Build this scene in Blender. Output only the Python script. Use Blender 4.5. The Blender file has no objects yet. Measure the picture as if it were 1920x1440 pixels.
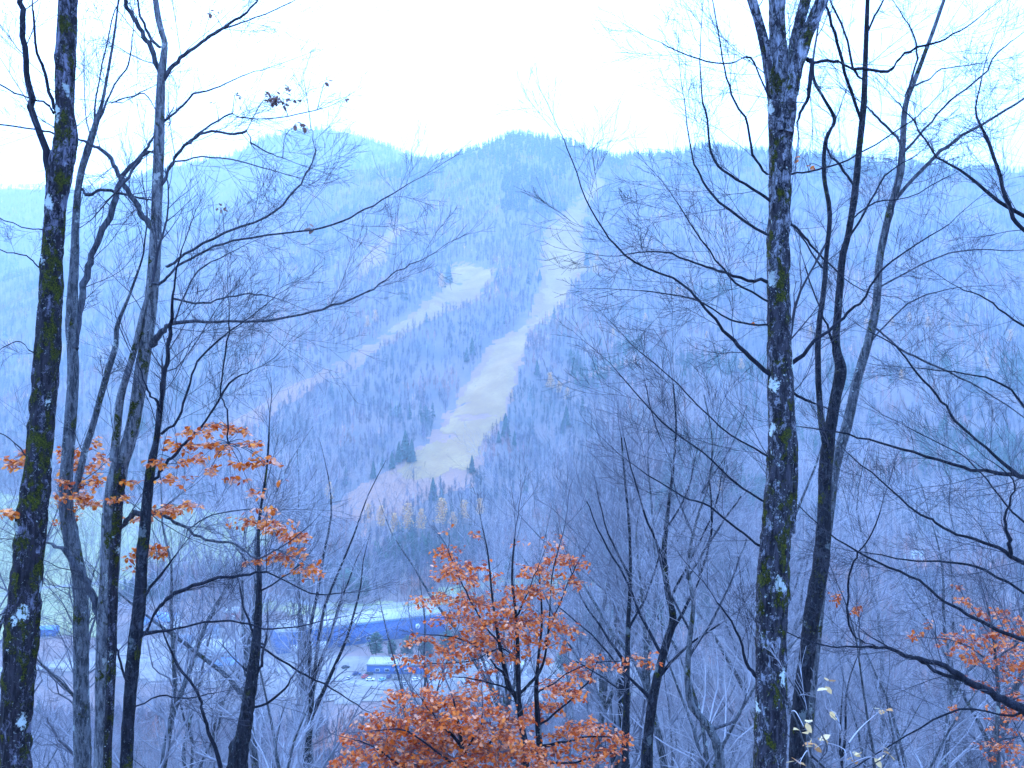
import bpy, math, random
import numpy as np
from mathutils import Vector

# ------------------------------------------------------------------ camera, world, sun, exposure
SC = bpy.context.scene
COL = SC.collection
CZ = 150.0                       # camera height above the valley floor
F = 1663.0                       # focal length in pixels of the 1920 wide photograph
cd = bpy.data.cameras.new('camera')
cam = bpy.data.objects.new('camera', cd)
COL.objects.link(cam)
cam.location = (0, 0, CZ)
cam.rotation_euler = (math.radians(90), 0, 0)
cd.sensor_width = 36
cd.lens = 36 * F / 1920
cd.clip_start = 0.1
cd.clip_end = 20000
SC.camera = cam

SUN_EL, SUN_AZ = 38.0, -35.0     # overcast sun: high, ahead and to the left
wd = bpy.data.worlds.new("World")
SC.world = wd
wd.use_nodes = True
nt = wd.node_tree
nt.nodes.clear()
out = nt.nodes.new('ShaderNodeOutputWorld')
bg = nt.nodes.new('ShaderNodeBackground')
sky = nt.nodes.new('ShaderNodeTexSky')
sky.sky_type = 'NISHITA'
sky.sun_disc = False
sky.sun_elevation = math.radians(SUN_EL)
sky.sun_rotation = math.radians(SUN_AZ)
sky.air_density = 1.2
sky.dust_density = 1.5
cloud = nt.nodes.new('ShaderNodeRGB')          # even bluish cloud deck
cloud.outputs[0].default_value = (7.0, 12.3, 24.5, 1)
mx = nt.nodes.new('ShaderNodeMix')
mx.data_type = 'RGBA'
mx.clamp_result = False
mx.inputs[0].default_value = 0.82
nt.links.new(sky.outputs[0], mx.inputs[6])
nt.links.new(cloud.outputs[0], mx.inputs[7])
nt.links.new(mx.outputs[2], bg.inputs[0])
bg.inputs[1].default_value = 0.13
nt.links.new(bg.outputs[0], out.inputs[0])

sl = bpy.data.lights.new('sun', 'SUN')
sun = bpy.data.objects.new('sun', sl)
COL.objects.link(sun)
sl.energy = 0.9
sl.angle = math.radians(16)
sl.color = (1.0, 0.95, 0.9)
az, el = math.radians(SUN_AZ), math.radians(SUN_EL)
sd = Vector((math.sin(az) * math.cos(el), math.cos(az) * math.cos(el), math.sin(el)))
sun.rotation_euler = sd.to_track_quat('Z', 'Y').to_euler()

SC.view_settings.view_transform = 'Standard'
SC.view_settings.look = 'None'
SC.view_settings.exposure = 1.15
SC.view_settings.gamma = 1
SC.render.film_transparent = False
SC.cycles.volume_bounces = 1
SC.cycles.max_bounces = 5
SC.cycles.diffuse_bounces = 2

rng = np.random.default_rng(7)

# ------------------------------------------------------------------ helpers
def W(px, py, Y):
    return np.array([(px - 960) / F * Y, Y, CZ + (720 - py) / F * Y])

def vnoise(x, y, seed=0):
    """smooth value noise, about -1..1"""
    x = np.asarray(x, float); y = np.asarray(y, float)
    xi = np.floor(x); yi = np.floor(y)
    fx = x - xi; fy = y - yi
    fx = fx * fx * (3 - 2 * fx); fy = fy * fy * (3 - 2 * fy)
    def h(a, b):
        s = np.sin(a * 127.1 + b * 311.7 + seed * 74.7) * 43758.5453
        return (s - np.floor(s)) * 2 - 1
    return ((h(xi, yi) * (1 - fx) + h(xi + 1, yi) * fx) * (1 - fy)
            + (h(xi, yi + 1) * (1 - fx) + h(xi + 1, yi + 1) * fx) * fy)

def fbm(x, y, seed=0, o=4):
    a = 0; k = 1.0; s = 1.0
    for i in range(o):
        a = a + vnoise(x * s, y * s, seed + i) * k
        k *= .5; s *= 2.03
    return a

R1P = np.array([(-900, 620), (-300, 590), (0, 520), (340, 425), (500, 375), (640, 325), (760, 300), (840, 290), (905, 268), (950, 250), (985, 246),
                (1040, 254), (1100, 272), (1150, 287), (1200, 284), (1270, 280), (1330, 268), (1440, 275), (1550, 285), (1700, 300),
                (1800, 310), (1920, 316), (2300, 360), (3000, 450)], float)
R2P = np.array([(-900, 420), (-200, 360), (0, 347), (180, 348), (260, 325), (330, 305), (430, 287), (490, 256), (540, 241), (600, 235), (650, 241),
                (700, 258), (760, 280), (800, 291), (900, 330), (1100, 400), (1500, 520), (3000, 700)], float)
YR1, YR2 = 1900.0, 2800.0

def H(x, y):
    x = np.asarray(x, float); y = np.asarray(y, float)
    ys = np.maximum(y, 60)
    px = 960 + F * x / ys
    # near hillside under the camera, falling to the valley
    near = 148.2 - 0.56 * y + 0.9 * fbm(x / 9, y / 9, 3, 3)
    near = np.where(y < 0, 148.2 - 0.3 * y + 0.9 * fbm(x / 9, y / 9, 3, 3), near)
    near = np.minimum(near, 260)
    val = 1.0 * fbm(x / 70, y / 70, 5, 2)
    k = 6.0
    g = np.where(near > val, near, val) + k * np.exp(-np.abs(near - val) / k) * .5
    # main mountain
    z1r = CZ + (720 - np.interp(px, R1P[:, 0], R1P[:, 1])) / F * YR1 - 10
    base = 640 + 60 * vnoise(x / 300, y * 0, 11)
    t = (y - base) / (YR1 - base)
    ex = np.interp(px, [0, 500, 900, 1500, 1920], [1.65, 1.4, 1.18, 1.22, 1.3])
    tt = np.clip(t, 0, 1)
    gul = 26 * fbm(x / 260, y / 420, 21, 3) * np.clip(tt * 3, 0, 1) * np.clip((1 - tt) * 4, 0, 1)
    m1 = z1r * tt ** ex + gul + 4 * fbm(x / 40, y / 40, 31, 2) * np.clip(tt * 3, 0, 1)
    m1 = np.where(t > 1, z1r - (y - YR1) * 0.45 + 4 * fbm(x / 40, y / 40, 31, 2), m1)
    # far peak
    z2r = CZ + (720 - np.interp(px, R2P[:, 0], R2P[:, 1])) / F * YR2 - 12
    t2 = (y - 1700) / (YR2 - 1700)
    t2c = np.clip(t2, 0, 1)
    m2 = z2r * t2c ** 1.1 + 30 * fbm(x / 300, y / 400, 41, 3) * np.clip(t2c * 3, 0, 1) * np.clip((1 - t2c) * 4, 0, 1)
    m2 = np.where(t2 > 1, z2r - (y - YR2) * .4, m2)
    m = np.maximum(m1, m2)
    return np.where(y > 450, np.maximum(g, g * .0 + m + np.where(m > 0, 0, 0)), g)

def PIX(x, y, z):
    return 960 + F * x / y, 720 - F * (z - CZ) / y

def G(px, py):
    """the ground point seen at a pixel of the photograph"""
    ys = np.arange(230, 3200, 2.0)
    x = (px - 960) / F * ys
    zr = CZ + (720 - py) / F * ys
    hit = np.nonzero(H(x, ys) >= zr)[0]
    i = hit[0] if len(hit) else len(ys) - 1
    return np.array([x[i], ys[i], float(H(x[i], ys[i]))])

def inpoly(px, py, poly):
    r = np.zeros(np.shape(px), bool)
    n = len(poly)
    for i in range(n):
        x1, y1 = poly[i]; x2, y2 = poly[(i + 1) % n]
        c = ((y1 > py) != (y2 > py)) & (px < (x2 - x1) * (py - y1) / (y2 - y1 + 1e-9) + x1)
        r ^= c
    return r

class MB:
    def __init__(s):
        s.v = []; s.f = []; s.n = 0
    def add(s, v, f):
        v = np.asarray(v, float).reshape(-1, 3); f = np.asarray(f, int)
        s.v.append(v); s.f.append(f + s.n); s.n += len(v)
    def tube(s, P, R, k=4, cap=False):
        P = np.asarray(P, float); R = np.asarray(R, float)
        d = P[-1] - P[0]; L = np.linalg.norm(d)
        d = d / L if L > 1e-9 else np.array([0, 0, 1.])
        a = np.array([1., 0, 0]) if abs(d[0]) < .8 else np.array([0, 1., 0])
        u = np.cross(d, a); u /= np.linalg.norm(u); w = np.cross(d, u)
        th = np.arange(k) * 2 * math.pi / k
        ring = np.cos(th)[:, None] * u + np.sin(th)[:, None] * w
        v = P[:, None, :] + R[:, None, None] * ring[None]
        n = len(P)
        i = np.arange(n - 1)[:, None] * k; j = np.arange(k)[None]; j2 = (j + 1) % k
        f = np.stack([i + j, i + j2, i + k + j2, i + k + j], -1).reshape(-1, 4)
        s.add(v, f)
        if cap and k == 4:
            s.add(v[-1], [[0, 1, 2, 3]])
    def box(s, c, sz, rz=0.0, taper=0.0):
        x, y, z = sz[0] / 2, sz[1] / 2, sz[2] / 2
        t = 1 - taper
        v = np.array([(-x, -y, -z), (x, -y, -z), (x, y, -z), (-x, y, -z), (-x * t, -y * t, z), (x * t, -y * t, z), (x * t, y * t, z), (-x * t, y * t, z)])
        ca, sa = math.cos(rz), math.sin(rz)
        v = np.stack([v[:, 0] * ca - v[:, 1] * sa, v[:, 0] * sa + v[:, 1] * ca, v[:, 2]], 1) + np.asarray(c)
        s.add(v, [(0, 3, 2, 1), (4, 5, 6, 7), (0, 1, 5, 4), (1, 2, 6, 5), (2, 3, 7, 6), (3, 0, 4, 7)])
    def mesh(s, name, smooth=False):
        V = np.concatenate(s.v).astype(np.float32) if s.v else np.zeros((0, 3), np.float32)
        me = bpy.data.meshes.new(name)
        me.vertices.add(len(V)); me.vertices.foreach_set('co', V.ravel())
        li = np.concatenate([f.ravel() for f in s.f]).astype(np.int32)
        tot = np.concatenate([np.full(f.shape[0], f.shape[1]) for f in s.f])
        st = np.concatenate([[0], np.cumsum(tot)[:-1]]).astype(np.int32)
        me.loops.add(len(li)); me.loops.foreach_set('vertex_index', li)
        me.polygons.add(len(tot)); me.polygons.foreach_set('loop_start', st)
        me.update(calc_edges=True); me.validate()
        if smooth:
            me.polygons.foreach_set('use_smooth', np.ones(len(me.polygons), bool))
        return me
    def build(s, name, mat, parent=None, smooth=False):
        if not s.v: return None
        me = s.mesh(name, smooth); me.materials.append(mat)
        o = bpy.data.objects.new(name, me); COL.objects.link(o)
        if parent is not None:
            o.parent = parent
            me.transform(parent.matrix_basis.inverted())
        return o

def tag(o, label=None, cat=None, group=None, kind=None):
    if label: o['label'] = label
    if cat: o['category'] = cat
    if group: o['group'] = group
    if kind: o['kind'] = kind
    return o

def empty(name, loc, label, cat, group=None, rz=0):
    o = bpy.data.objects.new(name, None); COL.objects.link(o)
    o.location = tuple(loc); o.rotation_euler = (0, 0, rz)
    o.empty_display_size = .3
    return tag(o, label, cat, group)

def copy_tree(o, parent=None):
    c = o.copy(); COL.objects.link(c); c.parent = parent
    for ch in [q for q in bpy.data.objects if q.parent == o]:
        copy_tree(ch, c)
    return c

# ------------------------------------------------------------------ materials
class NT:
    def __init__(s, name, rough=.85):
        s.m = bpy.data.materials.new(name); s.m.use_nodes = True
        s.t = s.m.node_tree; s.b = s.t.nodes['Principled BSDF']
        s.b.inputs['Roughness'].default_value = rough
        s.b.inputs['Specular IOR Level'].default_value = .2
    def n(s, ty, **kw):
        q = s.t.nodes.new(ty)
        for k, v in kw.items(): setattr(q, k, v)
        return q
    def l(s, a, b): s.t.links.new(a, b)
    def coord(s, scale=(1, 1, 1), kind='Object'):
        c = s.n('ShaderNodeTexCoord'); mp = s.n('ShaderNodeMapping')
        mp.inputs['Scale'].default_value = scale
        s.l(c.outputs[kind], mp.inputs[0]); return mp.outputs[0]
    def noise(s, vec, scale, det=5, rough=.6):
        q = s.n('ShaderNodeTexNoise'); q.inputs['Scale'].default_value = scale
        q.inputs['Detail'].default_value = det; q.inputs['Roughness'].default_value = rough
        s.l(vec, q.inputs['Vector']); return q.outputs[0]
    def vor(s, vec, scale, rnd=1):
        q = s.n('ShaderNodeTexVoronoi'); q.inputs['Scale'].default_value = scale
        q.inputs['Randomness'].default_value = rnd
        s.l(vec, q.inputs['Vector']); return q.outputs[0]
    def ramp(s, fac, stops, interp='LINEAR'):
        q = s.n('ShaderNodeValToRGB'); cr = q.color_ramp; cr.interpolation = interp
        while len(cr.elements) < len(stops): cr.elements.new(.5)
        for e, (p, c) in zip(cr.elements, stops):
            e.position = p; e.color = (c, c, c, 1) if np.isscalar(c) else (*c, 1)
        s.l(fac, q.inputs[0]); return q.outputs[0]
    def mix(s, fac, a, b, mode='MIX'):
        q = s.n('ShaderNodeMix', data_type='RGBA', blend_type=mode)
        for i, v in ((0, fac), (6, a), (7, b)):
            if hasattr(v, 'is_output'): s.l(v, q.inputs[i])
            elif i == 0: q.inputs[0].default_value = v
            else: q.inputs[i].default_value = (*v, 1)
        return q.outputs[2]
    def math(s, op, a, b=0.0):
        q = s.n('ShaderNodeMath', operation=op)
        for i, v in ((0, a), (1, b)):
            if hasattr(v, 'is_output'): s.l(v, q.inputs[i])
            else: q.inputs[i].default_value = v
        return q.outputs[0]
    def col(s, c):
        if hasattr(c, 'is_output'): s.l(c, s.b.inputs['Base Color'])
        else: s.b.inputs['Base Color'].default_value = (*c, 1)
        return s
    def bump(s, h, st=.5, dist=.02):
        q = s.n('ShaderNodeBump'); q.inputs['Strength'].default_value = st
        q.inputs['Distance'].default_value = dist
        s.l(h, q.inputs['Height']); s.l(q.outputs[0], s.b.inputs['Normal'])
        return s

M = {}
def plain(name, c, rough=.8, var=.25, sc=3.0):
    n = NT(name, rough); v = n.coord()
    k = n.ramp(n.noise(v, sc), [(.3, 1 - var), (.7, 1 + var * .3)])
    n.col(n.mix(1.0, c, k, 'MULTIPLY')); M[name] = n.m
    return n.m

def bark(name, dark, mid, lichen, moss_amt, lich_amt, pale=None):
    n = NT(name, .9)
    v0 = n.coord()
    wn = n.n('ShaderNodeTexNoise'); wn.inputs['Scale'].default_value = 9; wn.inputs['Detail'].default_value = 4
    n.l(v0, wn.inputs['Vector'])
    def vm(a_, b_, op, sc=None):
        q = n.n('ShaderNodeVectorMath', operation=op); n.l(a_, q.inputs[0])
        if hasattr(b_, 'is_output'): n.l(b_, q.inputs[1])
        else: q.inputs[1].default_value = b_
        return q.outputs[0]
    v = vm(v0, vm(vm(wn.outputs['Color'], (.5, .5, .5), 'SUBTRACT'), (.16, .16, .16), 'MULTIPLY'), 'ADD')   # ragged outlines
    vz = n.coord((1, 1, .22))
    ridg = n.noise(vz, 22, 7, .75)
    c = n.mix(n.ramp(ridg, [(.42, 0), (.56, 1)]), dark, mid)
    # crusts of grey lichen in upright patches, broken by dark furrows
    vs = vm(v, (1, 1, .45), 'MULTIPLY')
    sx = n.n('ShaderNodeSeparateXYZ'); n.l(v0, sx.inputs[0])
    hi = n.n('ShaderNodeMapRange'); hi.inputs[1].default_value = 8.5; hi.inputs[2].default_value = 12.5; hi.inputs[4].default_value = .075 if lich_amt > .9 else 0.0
    n.l(sx.outputs[2], hi.inputs[0])          # more pale crust higher up: brightness of the sky-lit upper stem, painted in
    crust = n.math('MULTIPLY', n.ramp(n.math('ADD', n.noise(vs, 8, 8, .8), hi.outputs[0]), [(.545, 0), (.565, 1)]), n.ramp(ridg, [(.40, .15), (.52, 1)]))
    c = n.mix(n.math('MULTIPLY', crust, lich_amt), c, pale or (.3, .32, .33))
    # small pale flecks, clustered
    fl = n.ramp(n.noise(vm(v, (1, 1, .8), 'MULTIPLY'), 26, 4, .7), [(.62, 0), (.65, 1)])
    c = n.mix(n.math('MULTIPLY', fl, n.math('MULTIPLY', n.ramp(n.noise(v0, 2.6), [(.38, .1), (.58, 1)]), lich_amt)), c, lichen)
    # a few big ragged white green patches
    big = n.ramp(n.math('ADD', n.vor(vm(v, (1, 1, .6), 'MULTIPLY'), 2.7), n.math('MULTIPLY', n.noise(v0, 30, 5, .7), .45)), [(.37, 1), (.41, 0)])
    c = n.mix(n.math('MULTIPLY', big, lich_amt), c, lichen)
    # cushions of moss
    mo = n.noise(vm(v, (1, 1, .5), 'MULTIPLY'), 5.2, 8, .75)
    mm = n.ramp(mo, [(.60 - .12 * moss_amt, 0), (.63 - .12 * moss_amt, 1)])
    mc = n.ramp(n.noise(v0, 60, 4, .7), [(.4, (.006, .010, .002)), (.68, (.13, .15, .010))])
    if moss_amt > 0: c = n.mix(mm, c, mc)
    n.col(c)
    n.bump(n.math('ADD', n.math('ADD', ridg, n.math('MULTIPLY', crust, .4)), n.math('MULTIPLY', mm, n.noise(v0, 45))), 1.0, .045)
    M[name] = n.m
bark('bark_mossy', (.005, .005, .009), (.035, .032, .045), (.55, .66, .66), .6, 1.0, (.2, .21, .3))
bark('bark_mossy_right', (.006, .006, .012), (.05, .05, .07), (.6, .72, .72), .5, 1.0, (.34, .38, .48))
bark('bark_dark', (.003, .004, .009), (.022, .024, .036), (.3, .38, .4), .1, .4, (.12, .14, .19))
bark('limb_dark', (.006, .008, .018), (.025, .028, .045), (.3, .36, .38), -1, .0)
bark('limb_grey', (.03, .035, .05), (.10, .11, .14), (.3, .36, .38), -1, .25, (.2, .22, .26))
bark('bark_grey', (.03, .035, .045), (.14, .155, .18), (.5, .6, .6), .1, .7, (.30, .34, .37))
bark('bark_pale', (.05, .055, .07), (.22, .235, .26), (.5, .56, .56), 0.3, .8, (.34, .37, .41))

def twigmat(name, a, b):
    n = NT(name, .8)
    oi = n.n('ShaderNodeObjectInfo')
    k = n.math('ADD', n.math('MULTIPLY', n.noise(n.coord(), 2.0, 3), .7), n.math('MULTIPLY', oi.outputs['Random'], .4))
    n.col(n.mix(n.ramp(k, [(.3, 0), (.75, 1)]), a, b)); M[name] = n.m
twigmat('twig_dark', (.012, .014, .026), (.09, .095, .125))
twigmat('twig_mid', (.12, .13, .165), (.46, .47, .54))
twigmat('twig_wood', (.16, .12, .13), (.5, .42, .42))
twigmat('twig_pale', (.2, .21, .22), (.5, .52, .53))

def island(name, stops, rough=.6, trans=None):
    n = NT(name, rough)
    g = n.n('ShaderNodeNewGeometry')
    c = n.ramp(g.outputs['Random Per Island'], stops)
    n.col(c)
    if trans:
        tr = n.n('ShaderNodeBsdfTranslucent'); n.l(c, tr.inputs[0])
        ms = n.n('ShaderNodeMixShader'); ms.inputs[0].default_value = trans
        o = n.t.nodes['Material Output']
        n.l(n.b.outputs[0], ms.inputs[1]); n.l(tr.outputs[0], ms.inputs[2]); n.l(ms.outputs[0], o.inputs[0])
    M[name] = n.m
island('leaf_orange', [(0, (.45, .06, .008)), (.35, (.74, .17, .012)), (.6, (.85, .28, .04)), (.78, (.78, .32, .18)), (1, (.78, .45, .34))], .5, .3)
island('leaf_rust', [(0, (.35, .045, .008)), (.3, (.68, .12, .010)), (.55, (.80, .21, .03)), (.8, (.78, .27, .11)), (1, (.78, .42, .28))], .45, .3)
island('leaf_pale', [(0, (.5, .24, .09)), (.5, (.66, .46, .20)), (1, (.72, .58, .34))], .5, .3)
island('leaf_brown', [(0, (.2, .12, .1)), (1, (.42, .3, .25))], .6, .2)
island('leaf_yellow', [(0, (.6, .26, .04)), (.6, (.82, .48, .12)), (1, (.88, .58, .28))], .6, .3)
island('needles', [(0, (.010, .035, .03)), (.6, (.02, .07, .055)), (1, (.04, .12, .09))], .7)
island('needles_pine', [(0, (.015, .05, .04)), (.6, (.035, .11, .07)), (1, (.07, .18, .12))], .7)

# ground
n = NT('forest_floor', .95); v = n.coord()
a = n.mix(n.ramp(n.noise(v, .02, 7), [(.38, 0), (.62, 1)]), (.08, .08, .085), (.20, .14, .13))
n.col(n.mix(n.ramp(n.noise(v, 2.5, 6), [(.4, 0), (.7, .6)]), a, (.24, .19, .2))); M['forest_floor'] = n.m
def grass(name, a, b, c, s1=.02, s2=.3):
    n = NT(name, .95); v = n.coord()
    k = n.mix(n.ramp(n.noise(v, s1, 6), [(.38, 0), (.62, 1)]), a, b)
    n.col(n.mix(n.ramp(n.noise(n.coord((1, 3, 1)), s2, 7, .75), [(.45, 0), (.7, .9)]), k, c)); M[name] = n.m
grass('ski_grass', (.30, .175, .06), (.42, .27, .10), (.25, .12, .08))
grass('field_grass', (.20, .24, .11), (.28, .30, .13), (.30, .24, .14), .015, .08)
grass('brush_grass', (.30, .16, .11), (.36, .19, .13), (.20, .12, .10), .03, .2)
plain('gravel', (.25, .235, .225), .95, .3, .12)
plain('asphalt', (.28, .28, .3), .9, .2, .3)
plain('wall_blue', (.05, .12, .34), .6, .12, .1)
plain('roof_pale', (.42, .44, .42), .6, .15, .2)
plain('roof_dark', (.13, .17, .24), .7, .2, .3)
plain('roof_blue', (.12, .3, .6), .5, .15, .3)
plain('wall_white', (.75, .75, .74), .7, .08, .5)
plain('wall_grey', (.34, .38, .45), .7, .15, .4)
plain('wall_red', (.34, .10, .09), .7, .15, .5)
plain('trim', (.8, .8, .8), .6, .05, 1)
plain('glass', (.03, .04, .06), .15, .1, 1)
plain('tyre', (.02, .02, .02), .8, .1, 1)
plain('chrome', (.4, .4, .42), .3, .1, 1)
plain('sign_blue', (.05, .25, .5), .5, .02, 1)
for nm, c in dict(car_white=(.8, .8, .78), car_red=(.62, .08, .07), car_navy=(.03, .06, .22), car_lightblue=(.25, .5, .68),
                  car_grey=(.25, .27, .3), car_black=(.03, .03, .04), car_silver=(.55, .57, .6)).items():
    plain(nm, c, .3, .03, 1)

# ------------------------------------------------------------------ terrain
def grid_mesh(xs, ys, off=0.0, mask=None):
    X, Y = np.meshgrid(xs, ys)
    Z = H(X, Y) + off
    V = np.stack([X, Y, Z], -1).reshape(-1, 3)
    nx = len(xs); ny = len(ys)
    i = np.arange(ny - 1)[:, None] * nx + np.arange(nx - 1)[None]
    f = np.stack([i, i + 1, i + nx + 1, i + nx], -1).reshape(-1, 4)
    if mask is not None:
        xc = (X[:-1, :-1] + X[1:, 1:]) / 2; yc = (Y[:-1, :-1] + Y[1:, 1:]) / 2
        keep = mask(xc, yc).ravel()
        f = f[keep]
        used = np.unique(f); re = np.zeros(len(V), int); re[used] = np.arange(len(used))
        V = V[used]; f = re[f]
    mb = MB(); mb.add(V, f); return mb
XS = np.concatenate([np.arange(-3000, -1500, 60), np.arange(-1500, 1500, 12), np.arange(1500, 3001, 60)])
YS = np.concatenate([np.arange(-300, 0, 15), np.arange(0, 450, 5), np.arange(450, 3000, 12), np.arange(3000, 3601, 60)])
tag(grid_mesh(XS, YS).build('ground', M['forest_floor'], smooth=True), 'purple brown leaf covered hillside, valley floor and mountain ground', kind='structure')

SKI_A = [(790, 905), (870, 905), (905, 850), (950, 790), (965, 730), (985, 665), (1005, 612), (1040, 596), (1068, 560), (1088, 510), (1118, 515), (1140, 500), (1095, 488),
         (1090, 440), (1104, 390), (1140, 345), (1118, 330), (1078, 380), (1060, 398), (1022, 432), (1014, 470), (1010, 540), (996, 600), (950, 632), (915, 650), (893, 690), (868, 720), (845, 765), (800, 830), (730, 880), (640, 940), (700, 960)]
SKI_B = [(850, 490), (930, 505), (925, 520), (905, 555), (880, 580), (840, 585), (790, 610), (740, 640), (680, 680), (600, 725), (520, 770), (470, 800), (420, 800), (520, 735), (620, 690), (700, 640), (770, 590), (815, 555), (845, 515)]
SKI_C = [(735, 430), (765, 425), (735, 460), (715, 500), (680, 515), (665, 500), (700, 462)]
SKI_D = [(1190, 668), (1215, 680), (1150, 690), (1100, 712), (1050, 722), (1110, 698)]
SKI_E = [(500, 800), (560, 770), (640, 735), (560, 800), (500, 850)]
def zone_mask(polys, ymin, ymax, jit=7):
    def f(x, y):
        z = H(x, y); px, py = PIX(x, y, z)
        px = px + jit * vnoise(x / 11, y / 11, 51); py = py + jit * .6 * vnoise(x / 11, y / 11, 52)
        r = np.zeros(np.shape(px), bool)
        for p in polys: r |= inpoly(px, py, p)
        return r & (y > ymin) & (y < ymax)
    return f
def drape(name, poly, mat, label, off=.35, step=4.0, ymin=460, ymax=1890, jit=9):
    P = np.array([G(*q) for q in poly])
    x0, y0 = P[:, 0].min() - 20, P[:, 1].min() - 20; x1, y1 = P[:, 0].max() + 20, P[:, 1].max() + 20
    mb = grid_mesh(np.arange(x0, x1, step), np.arange(y0, min(y1, ymax), step), off, zone_mask([poly], ymin, ymax, jit))
    o = mb.build(name, mat, smooth=True)
    return tag(o, label, kind='structure')
drape('ski_slope', SKI_A, M['brush_grass'], 'tan brushy edges of the long ski run falling down the middle of the mountain')
drape('ski_slope', SKI_B, M['brush_grass'], 'brushy ski run curving down to the left, with a flat shelf at its top')
def inner(poly, e, lo=9999):
    def f(x, y):
        z = H(x, y); px, py = PIX(x, y, z)
        j = 6 * fbm(x / 16, y / 16, 55, 3); r = np.ones(np.shape(px), bool)
        for dx, dy in ((-e, 0), (e * .7, 0), (0, -4), (0, 4)): r &= inpoly(px + dx + j, py + dy + j * .6, poly)
        return r & (py < lo + 34 * fbm(x / 30, y / 40, 57, 4)) & (fbm(x / 34, y / 14, 59, 4) < np.interp(py, [lo - 160, lo - 60, lo + 20], [.85, .35, -.3]))
    return f
def grass_core(poly, e, lo, label):
    P = np.array([G(*q) for q in poly])
    mb = grid_mesh(np.arange(P[:, 0].min(), P[:, 0].max(), 3.0), np.arange(P[:, 1].min(), min(P[:, 1].max(), 1880), 3.0), .8, inner(poly, e, lo))
    tag(mb.build('ski_grass', M['ski_grass'], smooth=True), label, kind='structure')
grass_core(SKI_A, 13, 895, 'pale mown grass down the centre of the long ski run')
grass_core(SKI_B, 7, 640, 'pale mown grass on the upper part of the left ski run')
drape('ski_slope', SKI_C, M['brush_grass'], 'short pale clearing high on the left shoulder of the mountain')
drape('brush_slope', [(600, 968), (700, 900), (790, 835), (870, 830), (915, 860), (880, 915), (800, 935), (760, 965), (690, 985)], M['brush_grass'], 'broad pinkish brown brushy slope at the foot of the long ski run', .2)
drape('ski_slope', SKI_D, M['brush_grass'], 'narrow tan track crossing the woods right of the long ski run')
SKI_F = [(600, 968), (700, 900), (790, 835), (870, 830), (915, 860), (880, 915), (800, 935), (760, 965), (690, 985)]
FIELD_A = [(0, 925), (130, 935), (300, 950), (430, 960), (520, 985), (480, 1050), (430, 1070), (280, 1075), (215, 1120), (180, 1200), (60, 1190), (-120, 1230), (-200, 960)]
FIELD_B = [(480, 1145), (640, 1158), (760, 1140), (850, 1128), (1000, 1120), (1150, 1100), (1130, 1090), (1040, 1075), (840, 1100), (780, 1125), (640, 1135), (500, 1130)]
LOT = [(560, 1210), (640, 1230), (820, 1236), (1010, 1240), (1210, 1244), (1230, 1300), (1080, 1330), (840, 1305), (640, 1320), (420, 1290), (60, 1250), (170, 1225), (300, 1195), (470, 1170)]
drape('field', FIELD_A, M['field_grass'], 'pale green mown field on the valley floor behind the left trunks', .3, 5, 455, 1400)
drape('field', FIELD_B, M['field_grass'], 'strip of pale grass behind the long blue warehouse', .3, 4, 455, 1400)
drape('gravel_yard', LOT, M['gravel'], 'pale gravel yard and parking area around the valley buildings', .3, 4, 360, 700, 4)

# a road sheet following a pixel path
def road(name, path, w, mat, label, off=.42):
    P = np.array([G(*p) for p in path])
    t = np.linspace(0, len(P) - 1, (len(P) - 1) * 12 + 1)
    Q = np.stack([np.interp(t, np.arange(len(P)), P[:, i]) for i in (0, 1)], 1)
    for _ in range(12): Q[1:-1] = (Q[:-2] + Q[2:]) / 2 * .5 + Q[1:-1] * .5
    d = np.gradient(Q, axis=0); d /= np.linalg.norm(d, axis=1)[:, None]
    nn = np.stack([-d[:, 1], d[:, 0]], 1)
    V = []
    for s in (-1, 0, 1):
        q = Q + nn * w / 2 * s
        V.append(np.column_stack([q, H(q[:, 0], q[:, 1]) + off]))
    V = np.stack(V, 1); m = len(Q)
    f = [(i * 3 + j, i * 3 + j + 1, i * 3 + j + 4, i * 3 + j + 3) for i in range(m - 1) for j in (0, 1)]
    mb = MB(); mb.add(V, f)
    tag(mb.build(name, mat, smooth=True), label, kind='structure')
road('road', [(-60, 1130), (60, 1105), (200, 1092), (300, 1094), (380, 1088), (440, 1098), (520, 1120), (640, 1148), (760, 1132), (900, 1112), (1040, 1106), (1180, 1100)], 7, M['asphalt'], 'grey valley road passing behind the buildings')
road('road', [(-60, 1262), (100, 1252), (250, 1240), (340, 1236), (430, 1250), (560, 1262), (700, 1288), (900, 1276), (1100, 1270), (1300, 1262)], 8, M['asphalt'], 'grey access road in front of the valley buildings', .44)

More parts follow.
